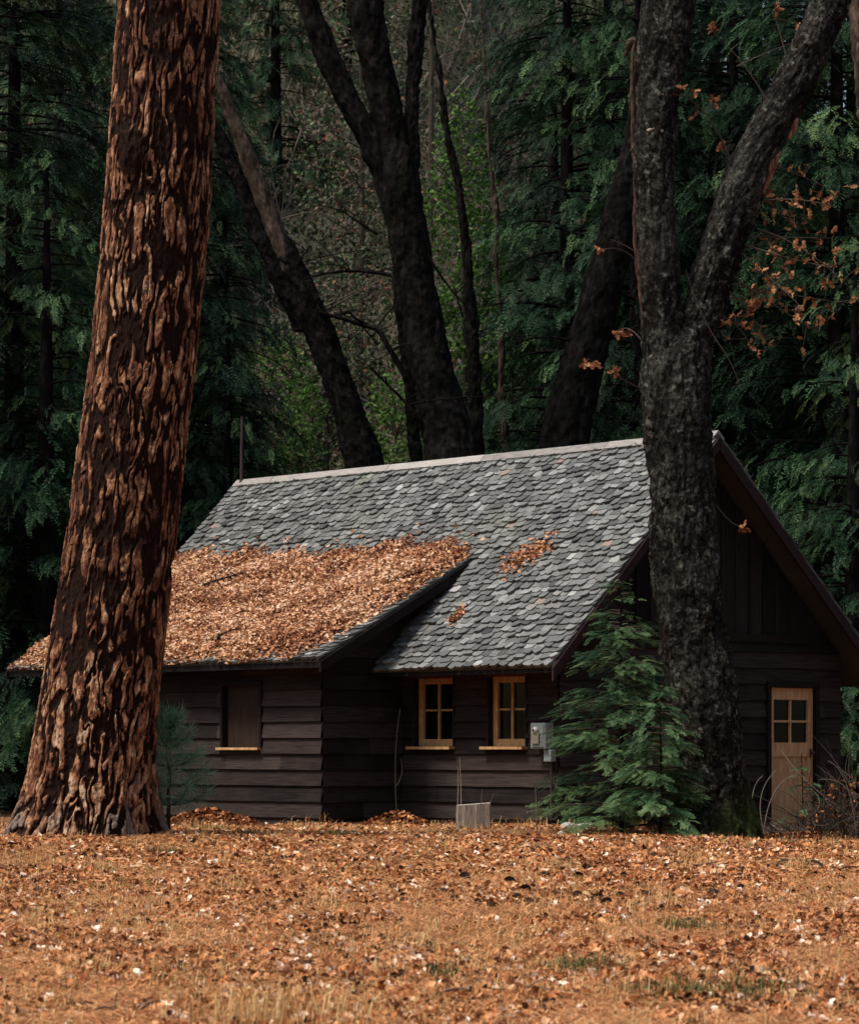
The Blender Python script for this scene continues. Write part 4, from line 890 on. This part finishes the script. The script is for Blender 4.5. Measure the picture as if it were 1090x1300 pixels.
for (X_, Yd, pi, sc) in [(-18, 20, 2, 1.2), (-19, 30, 0, 1.2), (-18, 39, 2, 1.1), (-17, 47, 0, 1.2), (-17, 8, 0, 1.1), (-24, 25, 0, 1.4), (14, 16, 0, 1.2), (13, 27, 2, 1.2), (15, 37, 0, 1.2), (14, 47, 2, 1.2), (12, 5, 2, 1.2), (21, 30, 2, 1.4), (-12, -9, 2, 1.2), (-3, -11, 0, 1.2), (4, -9, 2, 1.2), (10, -6, 0, 1.2), (-6, -18, 0, 1.4), (7, -18, 2, 1.4), (-19, -2, 2, 1.4), (19, -3, 0, 1.4)]:
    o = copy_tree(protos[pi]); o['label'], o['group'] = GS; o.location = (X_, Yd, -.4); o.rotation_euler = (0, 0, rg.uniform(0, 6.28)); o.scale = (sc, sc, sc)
# hillside brush
def brush(k, y0, y1, size):
    Y = RNG.uniform(y0, y1, k); X = RNG.uniform(-1, 1, k)*.17*Y; dens = fbm(np.stack([X*.35, Y*.35, X*0], -1), 88, 3); hgt = RNG.random(k)**1.5*4.5*dens
    Z = np.maximum(hz(X, Y), -.3)+hgt; f = RNG.normal(0, 1, (k, 3)); up = RNG.normal(0, 1, (k, 3)); cl_ = fbm(np.stack([X*.5, Y*.5, Z*.5], -1), 91, 3)
    tint = np.clip(cl_*1.5-.3+RNG.normal(0, .1, k), 0, .94); tint[RNG.random(k) < .05] = 1.0
    return scatter(SLEAVES, basis(f, up, size*RNG.uniform(.5, 1.4, k)), np.stack([X, Y, Z], -1), tint)
V1 = brush(110000, 63, 114, .18)
mb = MB(); k = 1700
for i in range(k):
    Yd = RNG.uniform(60, 108); X_ = RNG.uniform(-.16, .16)*Yd; z = max(float(hz(np.array(X_), np.array(Yd))), -.3); a = np.array([X_, Yd, z]); d = np.array([RNG.normal(0, 1.3), RNG.normal(0, .8), RNG.uniform(1.5, 4.5)])
    m_ = a+d*.5+RNG.normal(0, .3, 3); C_ = bez(a, m_, a+d, 6); mb.tube(C_, np.linspace(.035, .008, 6), 3, RNG.uniform(.3, 1))
    for q in range(3):
        j = RNG.integers(2, 5); e = RNG.normal(0, .7, 3); e[2] = abs(e[2]); mb.tube(np.array([C_[j], C_[j]+e*.5, C_[j]+e+[0, 0, -.1]]), [.016, .01, .005], 3, RNG.uniform(.4, 1))
hb = link('hillside_brush', big('hillside_brush', [V1], MT['brush'])); tag(hb, 'grey brown leafless brush and undergrowth covering the hillside behind the trees', 'undergrowth', kind='stuff')
mb.obj('brush_stems', MT['twig'], hb)
# light green saplings in the gap
for (x_, Yd, h_, r_, lab) in [(455, 76, 15, 1.7, 'tall olive sapling on the hillside seen left of the middle oak stems'), (545, 88, 22, 2.0, 'tall thin crowned olive green tree on the hillside right of the middle oak'), (345, 70, 8, 1.5, 'leafy green sapling low on the hillside left of the leaning trunk'), (500, 70, 7, 1.4, 'low green sapling on the hillside behind the foot of the middle oak'), (585, 60, 14, 1.0, 'light green sapling in the gap right of the many-stemmed oak'), (650, 61, 9.5, 1.0, 'low light green sapling left of the black leaning trunk'), (730, 60, 8.5, .9, 'light green sapling seen beside the black leaning trunk'), (410, 72, 9, 1.6, 'olive green sapling on the hillside between the leaning trunk and the middle oak')]:
    k = 9000; P = RNG.normal(0, 1, (k, 3)); P /= np.linalg.norm(P, axis=1)[:, None]; P *= RNG.random(k)[:, None]**.4; T = P*[r_, r_, h_*.45]+[0, 0, h_*.58]
    dn = fbm(T*1.4+7*x_, 95, 3); m = dn > .47; T = T[m]; k = len(T)
    b = (xx(x_, Yd), Yd, max(float(gz(0, Yd)), float(hz(np.array(xx(x_, Yd)), np.array(float(Yd)))))); t = empty('sapling', b, lab, 'tree', 'light green saplings in the gap')
    V, F_, A = scatter(SLEAVES, basis(RNG.normal(0, 1, (k, 3)), RNG.normal(0, 1, (k, 3)), .13*RNG.uniform(.5, 1.3, k)), T, np.clip(RNG.normal(.5, .25, k), 0, 1))
    link('crown', mesh_np('crown', V, F_, MT['brush' if 'olive' in lab else 'lightgreen'], {'tint': A}), t)
    mb = MB(); mb.tube([(0, 0, -.2), (.1, 0, h_*.5), (0, .1, h_*.95)], [.09, .06, .015], 7, .4)
    for q in range(26):
        z = h_*RNG.uniform(.2, .9); a = RNG.uniform(0, 6.28); mb.tube(bez((.05, 0, z), (.4*r_*math.cos(a), .4*r_*math.sin(a), z+.3), (.9*r_*math.cos(a), .9*r_*math.sin(a), z+.7), 5), np.linspace(.025, .006, 5), 4, .5)
    mb.obj('trunk', MT['twig'], t)
# ------------------------------------------------------------------ young firs by the cabin
def fir_prof(t): return (1-t)**.8*.95+.05
def young_fir(qx, Yd, h, r, seed, label, nb=110, spray=.26, per=16, mat='fir', **k):
    X_ = xx(qx, Yd); b = (X_, Yd, float(gz(X_, Yd))-.02); t = empty('fir_sapling', b, label, 'tree')
    V, Fs, A, bs = conifer(h, r, nb, seed, z_lo=k.pop('z_lo', .18), spray=spray, per=per, tpl=SP_FIR, droop=k.pop('droop', .08), upl=.12, prof=fir_prof, tm=.5)
    link('crown', mesh_np('crown', V, Fs, MT[mat], {'tint': A}), t); bs.obj('branches', MT['twig'], t)
    mb = MB(); mb.tube([(0, 0, -.1), (.01, 0, h*.4), (-.01, 0, h*.99)], [.032*h/3, .02*h/3, .005], 8, .25); mb.obj('trunk', MT['bark_dark'], t, True)
young_fir(788, 35.2, 3.0, 1.12, 201, 'bright green young fir in front of the cabin corner, left of the forked oak', nb=150, per=32, droop=.0, spray=.29, z_lo=.08)
young_fir(838, 34.1, 1.75, .66, 202, 'shorter young fir spreading across the base of the forked oak trunk', nb=75, per=20, z_lo=.08)
young_fir(1018, 38.2, 1.15, .33, 203, 'spindly little fir seedling in front of the tan door', nb=16, spray=.2, per=7)
# pine sapling with long needles
X_ = xx(214, 33.4); b = (X_, 33.4, float(gz(X_, 33.4))-.02); ps_ = empty('pine_sapling', b, 'small blue green pine sapling beside the base of the big pine', 'tree')
mb = MB(); mb.tube([(0, 0, -.1), (.0, 0, .6), (.02, 0, 1.3)], [.028, .02, .008], 7, .3); tips = []
for tier, (z, n_, l) in enumerate([(.35, 7, .42), (.55, 7, .42), (.78, 7, .34), (1.0, 6, .24), (1.2, 5, .14)]):
    for i in range(n_):
        a = i*6.28/n_+tier*.7+RNG.normal(0, .2); e = np.array([math.cos(a)*l, math.sin(a)*l, z+.12+.1*RNG.random()]); C_ = bez((0, 0, z), (e[0]*.5, e[1]*.5, z-.02), e, 8); mb.tube(C_, np.linspace(.01, .005, 8), 4, .4)
        for j in range(3, 8): tips.append((C_[j], C_[j]-C_[j-1]))
for j in range(8): tips.append((np.array([.02, 0, 1.0+.04*j]), np.array([0, 0, 1.])))
mb.obj('branches', MT['twig'], ps_)
T_, D_ = [], []
for p_, d_ in tips:
    d_ = d_/np.linalg.norm(d_)
    for k in range(34): T_.append(p_); D_.append(d_*RNG.uniform(.1, 1)+RNG.normal(0, .55, 3)+[0, 0, -.1])
T_, D_ = np.array(T_), np.array(D_); k = len(T_); nt_ = (np.array([(0, -.012, 0), (.5, -.018, -.03), (1, 0, -.12), (.5, .018, -.03)]), np.array([(0, 1, 2, 3)]))
V, F_, A = scatter([nt_], basis(D_, RNG.normal(0, 1, (k, 3)), .15*RNG.uniform(.7, 1.2, k)), T_, RNG.uniform(0, 1, k)); link('needles', mesh_np('needles', V, F_, MT['pineneedle'], {'tint': A}), ps_)

# ------------------------------------------------------------------ brush pile, stump, stones, stalks
Yb = 37.6; X_ = xx(1045, Yb); b = np.array([X_, Yb, float(gz(X_, Yb))])
mb = MB()
for i in range(620):
    w_ = .95; a = np.array([RNG.uniform(-w_, 1.3), RNG.normal(0, .4), 0]); hm = .85*math.exp(-((a[0]-.35)/.6)**2)+.12
    if RNG.random() < .3: a[2] = RNG.uniform(0, hm*.6)
    e = a+np.array([RNG.normal(0, .35), RNG.normal(0, .3), RNG.uniform(.1, 1)*hm]); m_ = (a+e)/2+RNG.normal(0, .16, 3)
    a[2] = max(a[2], -.02); mb.tube(bez(a, m_, e, 7), np.linspace(RNG.uniform(.004, .010), .002, 7), 4, float(np.clip(RNG.normal(.35, .22), 0, 1)))
br = mb.obj('brush_pile', MT['twig'], None, False, tuple(b)); tag(br, 'tangled brown heap of dead twigs beside the door at the right edge', 'brush pile')
k = 500; x = RNG.normal(.3, .5, k); hm = .75*np.exp(-((x-.35)/.6)**2)+.1; T = np.stack([x, RNG.normal(0, .3, k), RNG.random(k)*hm], -1)
V, F_, A = scatter(SLEAVES, basis(RNG.normal(0, 1, (k, 3)), RNG.normal(0, 1, (k, 3)), .06*RNG.uniform(.5, 1.3, k)), T, RNG.uniform(0, .5, k)); link('dead_leaves', mesh_np('dead_leaves', V, F_, MT['litter'], {'tint': A}), br)
def stems(label, Yd, lines, tint, name='bare_stem', r0=.009, cat='plant'):
    x0, y0 = lines[0][0]; b = px(x0, y0, Yd); b[2] = float(gz(b[0], Yd)); mb = MB()
    for pts in lines:
        P = [px(x, y, Yd)-b for x, y in pts]; P[0][2] = -.03 if pts[0][1] > 1035 else P[0][2]; C_ = bez(*P, n=12); mb.tube(C_, np.linspace(r0, r0*.45, 12), 5, tint)
    return tag(mb.obj(name, MT['twig'], None, False, tuple(b)), label, cat)
stems('pale arched bare stems growing between the oak base and the door', 37.4, [[(975, 1064), (950, 1010), (985, 978)], [(968, 1060), (972, 1000), (1004, 985)], [(960, 1056), (945, 1000), (968, 985)]], .9)
stems('pale curved stem arching above the brush pile', 37.2, [[(1088, 1060), (1080, 975), (1050, 966)], [(1088, 1020), (1070, 985), (1040, 990)]], .8)
stems('two tall straw coloured dry stalks rising behind the pale stump', 37.2, [[(585, 1050), (586, 1000), (583, 962)], [(579, 1050), (582, 1010), (581, 974)]], 1.0, 'dry_stalk', .008)
stems('thin pale stalk standing against the wall below the meter', 37.4, [[(680, 1050), (681, 1020), (679, 1000)]], .8, 'dry_stalk', .007)
stems('thin dark stem climbing the boards left of the windows', 39.2, [[(505, 1048), (497, 960), (508, 900)], [(501, 1000), (515, 985), (508, 962)]], .35, 'bare_stem', .007)
stems('short dry twigs sticking up beside the pale stump', 36.6, [[(612, 1048), (618, 1030), (626, 1008)], [(608, 1040), (611, 1015), (612, 1002)]], .7, 'bare_stem', .006)
# stump: squared, pale sawn faces
Ys = 37.0; xl, xr = xx(578, Ys), xx(624, Ys); zt = zy(1021, Ys); zb_ = float(gz(xl, Ys)); b = ((xl+xr)/2, Ys, zb_)
st = empty('stump', b, 'pale squared stump standing in the leaves before the cabin wall', 'stump'); hw = (xr-xl)/2; hs = zt-zb_
g_ = np.random.default_rng(4); ring = []; nth = 40
V = []; nr = 10
for j in range(nr):
    t = j/(nr-1)
    for i in range(nth):
        a = 2*math.pi*i/nth; sq = 1/max(abs(math.cos(a)), abs(math.sin(a)))**.75; rr = hw*.93*sq*(1+.06*(1-t))*(1+.03*math.sin(a*9+1)+.015*math.sin(a*21))
        V.append((rr*math.cos(a+.0), rr*math.sin(a)*.8, -.08+(hs+.08)*t+(.018*math.cos(a)*t)))
Fq = [(j*nth+i, j*nth+(i+1) % nth, (j+1)*nth+(i+1) % nth, (j+1)*nth+i) for j in range(nr-1) for i in range(nth)]
mb = MB(); mb.add(V, Fq, .25); mb.obj('bark_side', plain_wood('stump_side', (.10, .08, .065), (.36, .30, .25), (7, 7, 1.2), .9, .02), st)
mb = MB(); Vt = [np.array(q)+[0, 0, .001] for q in V[-nth:]]; mb.add(Vt+[np.array([0, 0, hs+.004])], [(i, (i+1) % nth, nth) for i in range(nth)], .9)
for i in range(0): pass
mb.obj('cut_top', MT['cutwood'], st)
def stone(qx, qy, Yd, d, label, mat='stone'):
    import bmesh
    bm = bmesh.new(); bmesh.ops.create_icosphere(bm, subdivisions=4, radius=.5); P = np.array([v.co[:] for v in bm.verts]); nn = fbm(P*2.2+qx, 7, 4)
    for v, q in zip(bm.verts, nn): v.co = Vector((v.co.x*d[0], v.co.y*d[1], v.co.z*d[2]))*(.55+.9*q)
    me = bpy.data.meshes.new('stone'); bm.to_mesh(me); bm.free(); me.materials.append(MT[mat]); X_ = xx(qx, Yd)
    tag(link('stone', me, None, (X_, Yd, float(gz(X_, Yd))+d[2]*.15)), label, 'stone')
stone(722, 1046, 37.3, (.2, .2, .16), 'pale grey stone left of the young fir stem'); stone(745, 1046, 37.4, (.28, .22, .13), 'flat grey stone under the young fir'); stone(712, 1062, 34.4, (.13, .12, .10), 'small pale stone lying in the leaves in front of the young fir'); stone(766, 1044, 37.6, (.2, .2, .1), 'low grey stone right under the stem of the young fir')
# pine cones
def cone_mesh():
    tv, tf = [], []; n_ = 70
    for i in range(n_):
        t = (i+.5)/n_; a = i*2.39996; z = (t-.5)*.1; r_ = .036*math.sin(math.pi*(t*.88+.08))**.7; c, s = math.cos(a), math.sin(a)
        k = len(tv); up = .008
        for (dr, dt, dz) in ((-.016, -.35, 0), (-.016, .35, 0), (.004, .38, up*.6), (.010, 0, up), (.004, -.38, up*.6)):
            rr = max(.002, r_+dr); tv.append((rr*math.cos(a+dt), rr*math.sin(a+dt), z+dz))
        tf.append((k, k+1, k+2, k+3, k+4))
    mb = MB(); mb.add(tv, tf, .5); P = [(0, 0, q) for q in np.linspace(-.052, .052, 8)]; mb.tube(P, [.004, .018, .026, .029, .028, .023, .014, .003], 10, .2); return mb
c0 = cone_mesh().obj('pine_cone', MT['cone']); cones = []
for (qx, qy) in [(733, 1142), (703, 1140), (760, 1144), (787, 1142), (819, 1142), (846, 1146), (668, 1135), (646, 1124), (690, 1116), (734, 1118), (792, 1116), (938, 1117), (590, 1118), (606, 1151), (624, 1155), (578, 1146), (512, 1143), (618, 1086), (940, 1132), (830, 1090), (672, 1150), (860, 1160), (560, 1138), (884, 1106), (720, 1096), (655, 1143), (770, 1152), (905, 1140), (530, 1070), (745, 1108)]:
    Yd = 20.
    for _ in range(12): Yd = (HC-float(gz(xx(qx, Yd), Yd)))*F/(qy-HY)
    o = c0 if not cones else c0.copy()
    if cones: COL.objects.link(o)
    cones.append(o); o.location = (xx(qx, Yd), Yd, float(gz(xx(qx, Yd), Yd))+.032); o.rotation_euler = (R(90)+rg.uniform(-.3, .3), 0, rg.uniform(0, 6.28)); s = rg.uniform(.65, 1.05); o.scale = (s, s, s)
    tag(o, 'dark brown pine cone lying among the fallen leaves', 'pine cone', 'pine cones scattered over the leaf covered ground')
def stick(pts, label, r0, tint=.35, nb=3):
    P = []
    for (x, y) in pts:
        Yd = 20.
        for _ in range(12): Yd = (HC-float(gz(xx(x, Yd), Yd)))*F/(y-HY)
        P.append(np.array([xx(x, Yd), Yd, float(gz(xx(x, Yd), Yd))+.02+r0]))
    b = P[0].copy(); P = [q-b for q in P]; mb = MB(); C_ = bez(*P, n=14); C_[:, 2] += .02*np.sin(np.linspace(0, 9, 14)); mb.tube(C_, np.linspace(r0, r0*.4, 14), 6, tint)
    for k in range(nb):
        i = rg.randrange(3, 12); d = RNG.normal(0, .12, 3); d[2] = abs(d[2])*.5; mb.tube(bez(C_[i], C_[i]+d*.5, C_[i]+d, 5), np.linspace(r0*.5, .002, 5), 4, tint)
    tag(mb.obj('fallen_branch', MT['twig'], None, True, tuple(b)), label, 'branch', 'fallen sticks on the ground')
stick([(555, 1270), (620, 1262), (700, 1266)], 'thin pale stick lying in the bottom middle of the ground', .008, .7)
stick([(985, 1105), (1005, 1088), (1030, 1104)], 'crooked dark stick below the door at the right', .014, .1)
stick([(1030, 1098), (1050, 1112), (1089, 1106)], 'long dark stick at the right edge of the ground', .015, .1)
stick([(850, 1100), (870, 1098), (905, 1106)], 'short brown stick in front of the forked oak', .01, .3)
stick([(360, 1242), (372, 1246), (398, 1228)], 'short dark stick in the left foreground leaves', .007, .1)
stick([(120, 1290), (160, 1296), (205, 1282)], 'thin brown stick in the bottom left corner of the ground', .006, .3)
# heap of leaves against the wall at (500,1040)
def heap(qx, Yd, w_, h_, label, k=1500, mat='litter'):
    X_ = xx(qx, Yd); b = np.array([X_, Yd, float(gz(X_, Yd))]); x = RNG.normal(0, w_*.45, k); y = RNG.normal(0, .22, k); hh_ = h_*np.exp(-(x/(w_*.5))**2-(y/.3)**2)
    T = np.stack([x, y, hh_*RNG.random(k)**.4+gz(x+X_, y+Yd)-b[2]], -1); f, up = rand_dirs(k, .6)
    V, F_, A = scatter(SLEAVES, basis(f, up, .085*RNG.uniform(.6, 1.3, k)), T, np.clip(RNG.normal(.3, .2, k), 0, 1)); tag(link('leaf_heap', mesh_np('leaf_heap', V, F_, MT[mat], {'tint': A}), None, tuple(b)), label, 'leaf heap', kind='stuff')
heap(505, 39.6, .75, .22, 'drift of rust brown leaves piled against the boards left of the stump', 1600)
heap(265, 38.4, 1.1, .26, 'drift of rust brown leaves below the boarded window', 2000)
heap(790, 36.9, 1.3, .08, 'thin drift of leaves around the young firs', 1400)
heap(1020, 37.0, 1.2, .12, 'drift of leaves in front of the door and brush pile', 1600)

# ------------------------------------------------------------------ light, camera
w = bpy.data.worlds.new('World'); SC.world = w; w.use_nodes = True; nt = w.node_tree; bg = nt.nodes['Background']; bg.inputs[1].default_value = .125
sky = nt.nodes.new('ShaderNodeTexSky'); sky.sky_type = 'NISHITA'; sky.sun_disc = False; SE, SA = 60, -118
sky.sun_elevation = R(SE); sky.air_density = 1.6; sky.dust_density = 4; sky.ozone_density = 1
dirx, diry = math.sin(R(SA)), math.cos(R(SA)); sky.sun_rotation = R(SA)
nt.links.new(sky.outputs[0], bg.inputs[0])
sl = bpy.data.lights.new('sun', 'SUN'); sl.energy = 3.3; sl.angle = R(15); sl.color = (1, .93, .84); so = bpy.data.objects.new('sun', sl); COL.objects.link(so)
dv = Vector((dirx*math.cos(R(SE)), diry*math.cos(R(SE)), math.sin(R(SE)))); so.rotation_euler = dv.to_track_quat('Z', 'Y').to_euler(); so.location = (0, 0, 30)
cd = bpy.data.cameras.new('camera'); cd.sensor_fit = 'HORIZONTAL'; cd.sensor_width = 36; cd.lens = 36*F/1090; cd.shift_y = 300/1090; cd.clip_end = 2000
cd.dof.use_dof = True; cd.dof.focus_distance = 34; cd.dof.aperture_fstop = 7.1
co = bpy.data.objects.new('camera', cd); COL.objects.link(co); co.location = (0, 0, HC); co.rotation_euler = (R(90), 0, 0); SC.camera = co
SC.view_settings.view_transform = 'Standard'; SC.view_settings.look = 'None'; SC.view_settings.exposure = .5; SC.view_settings.gamma = 1
SC.cycles.max_bounces = 6; SC.cycles.transparent_max_bounces = 4
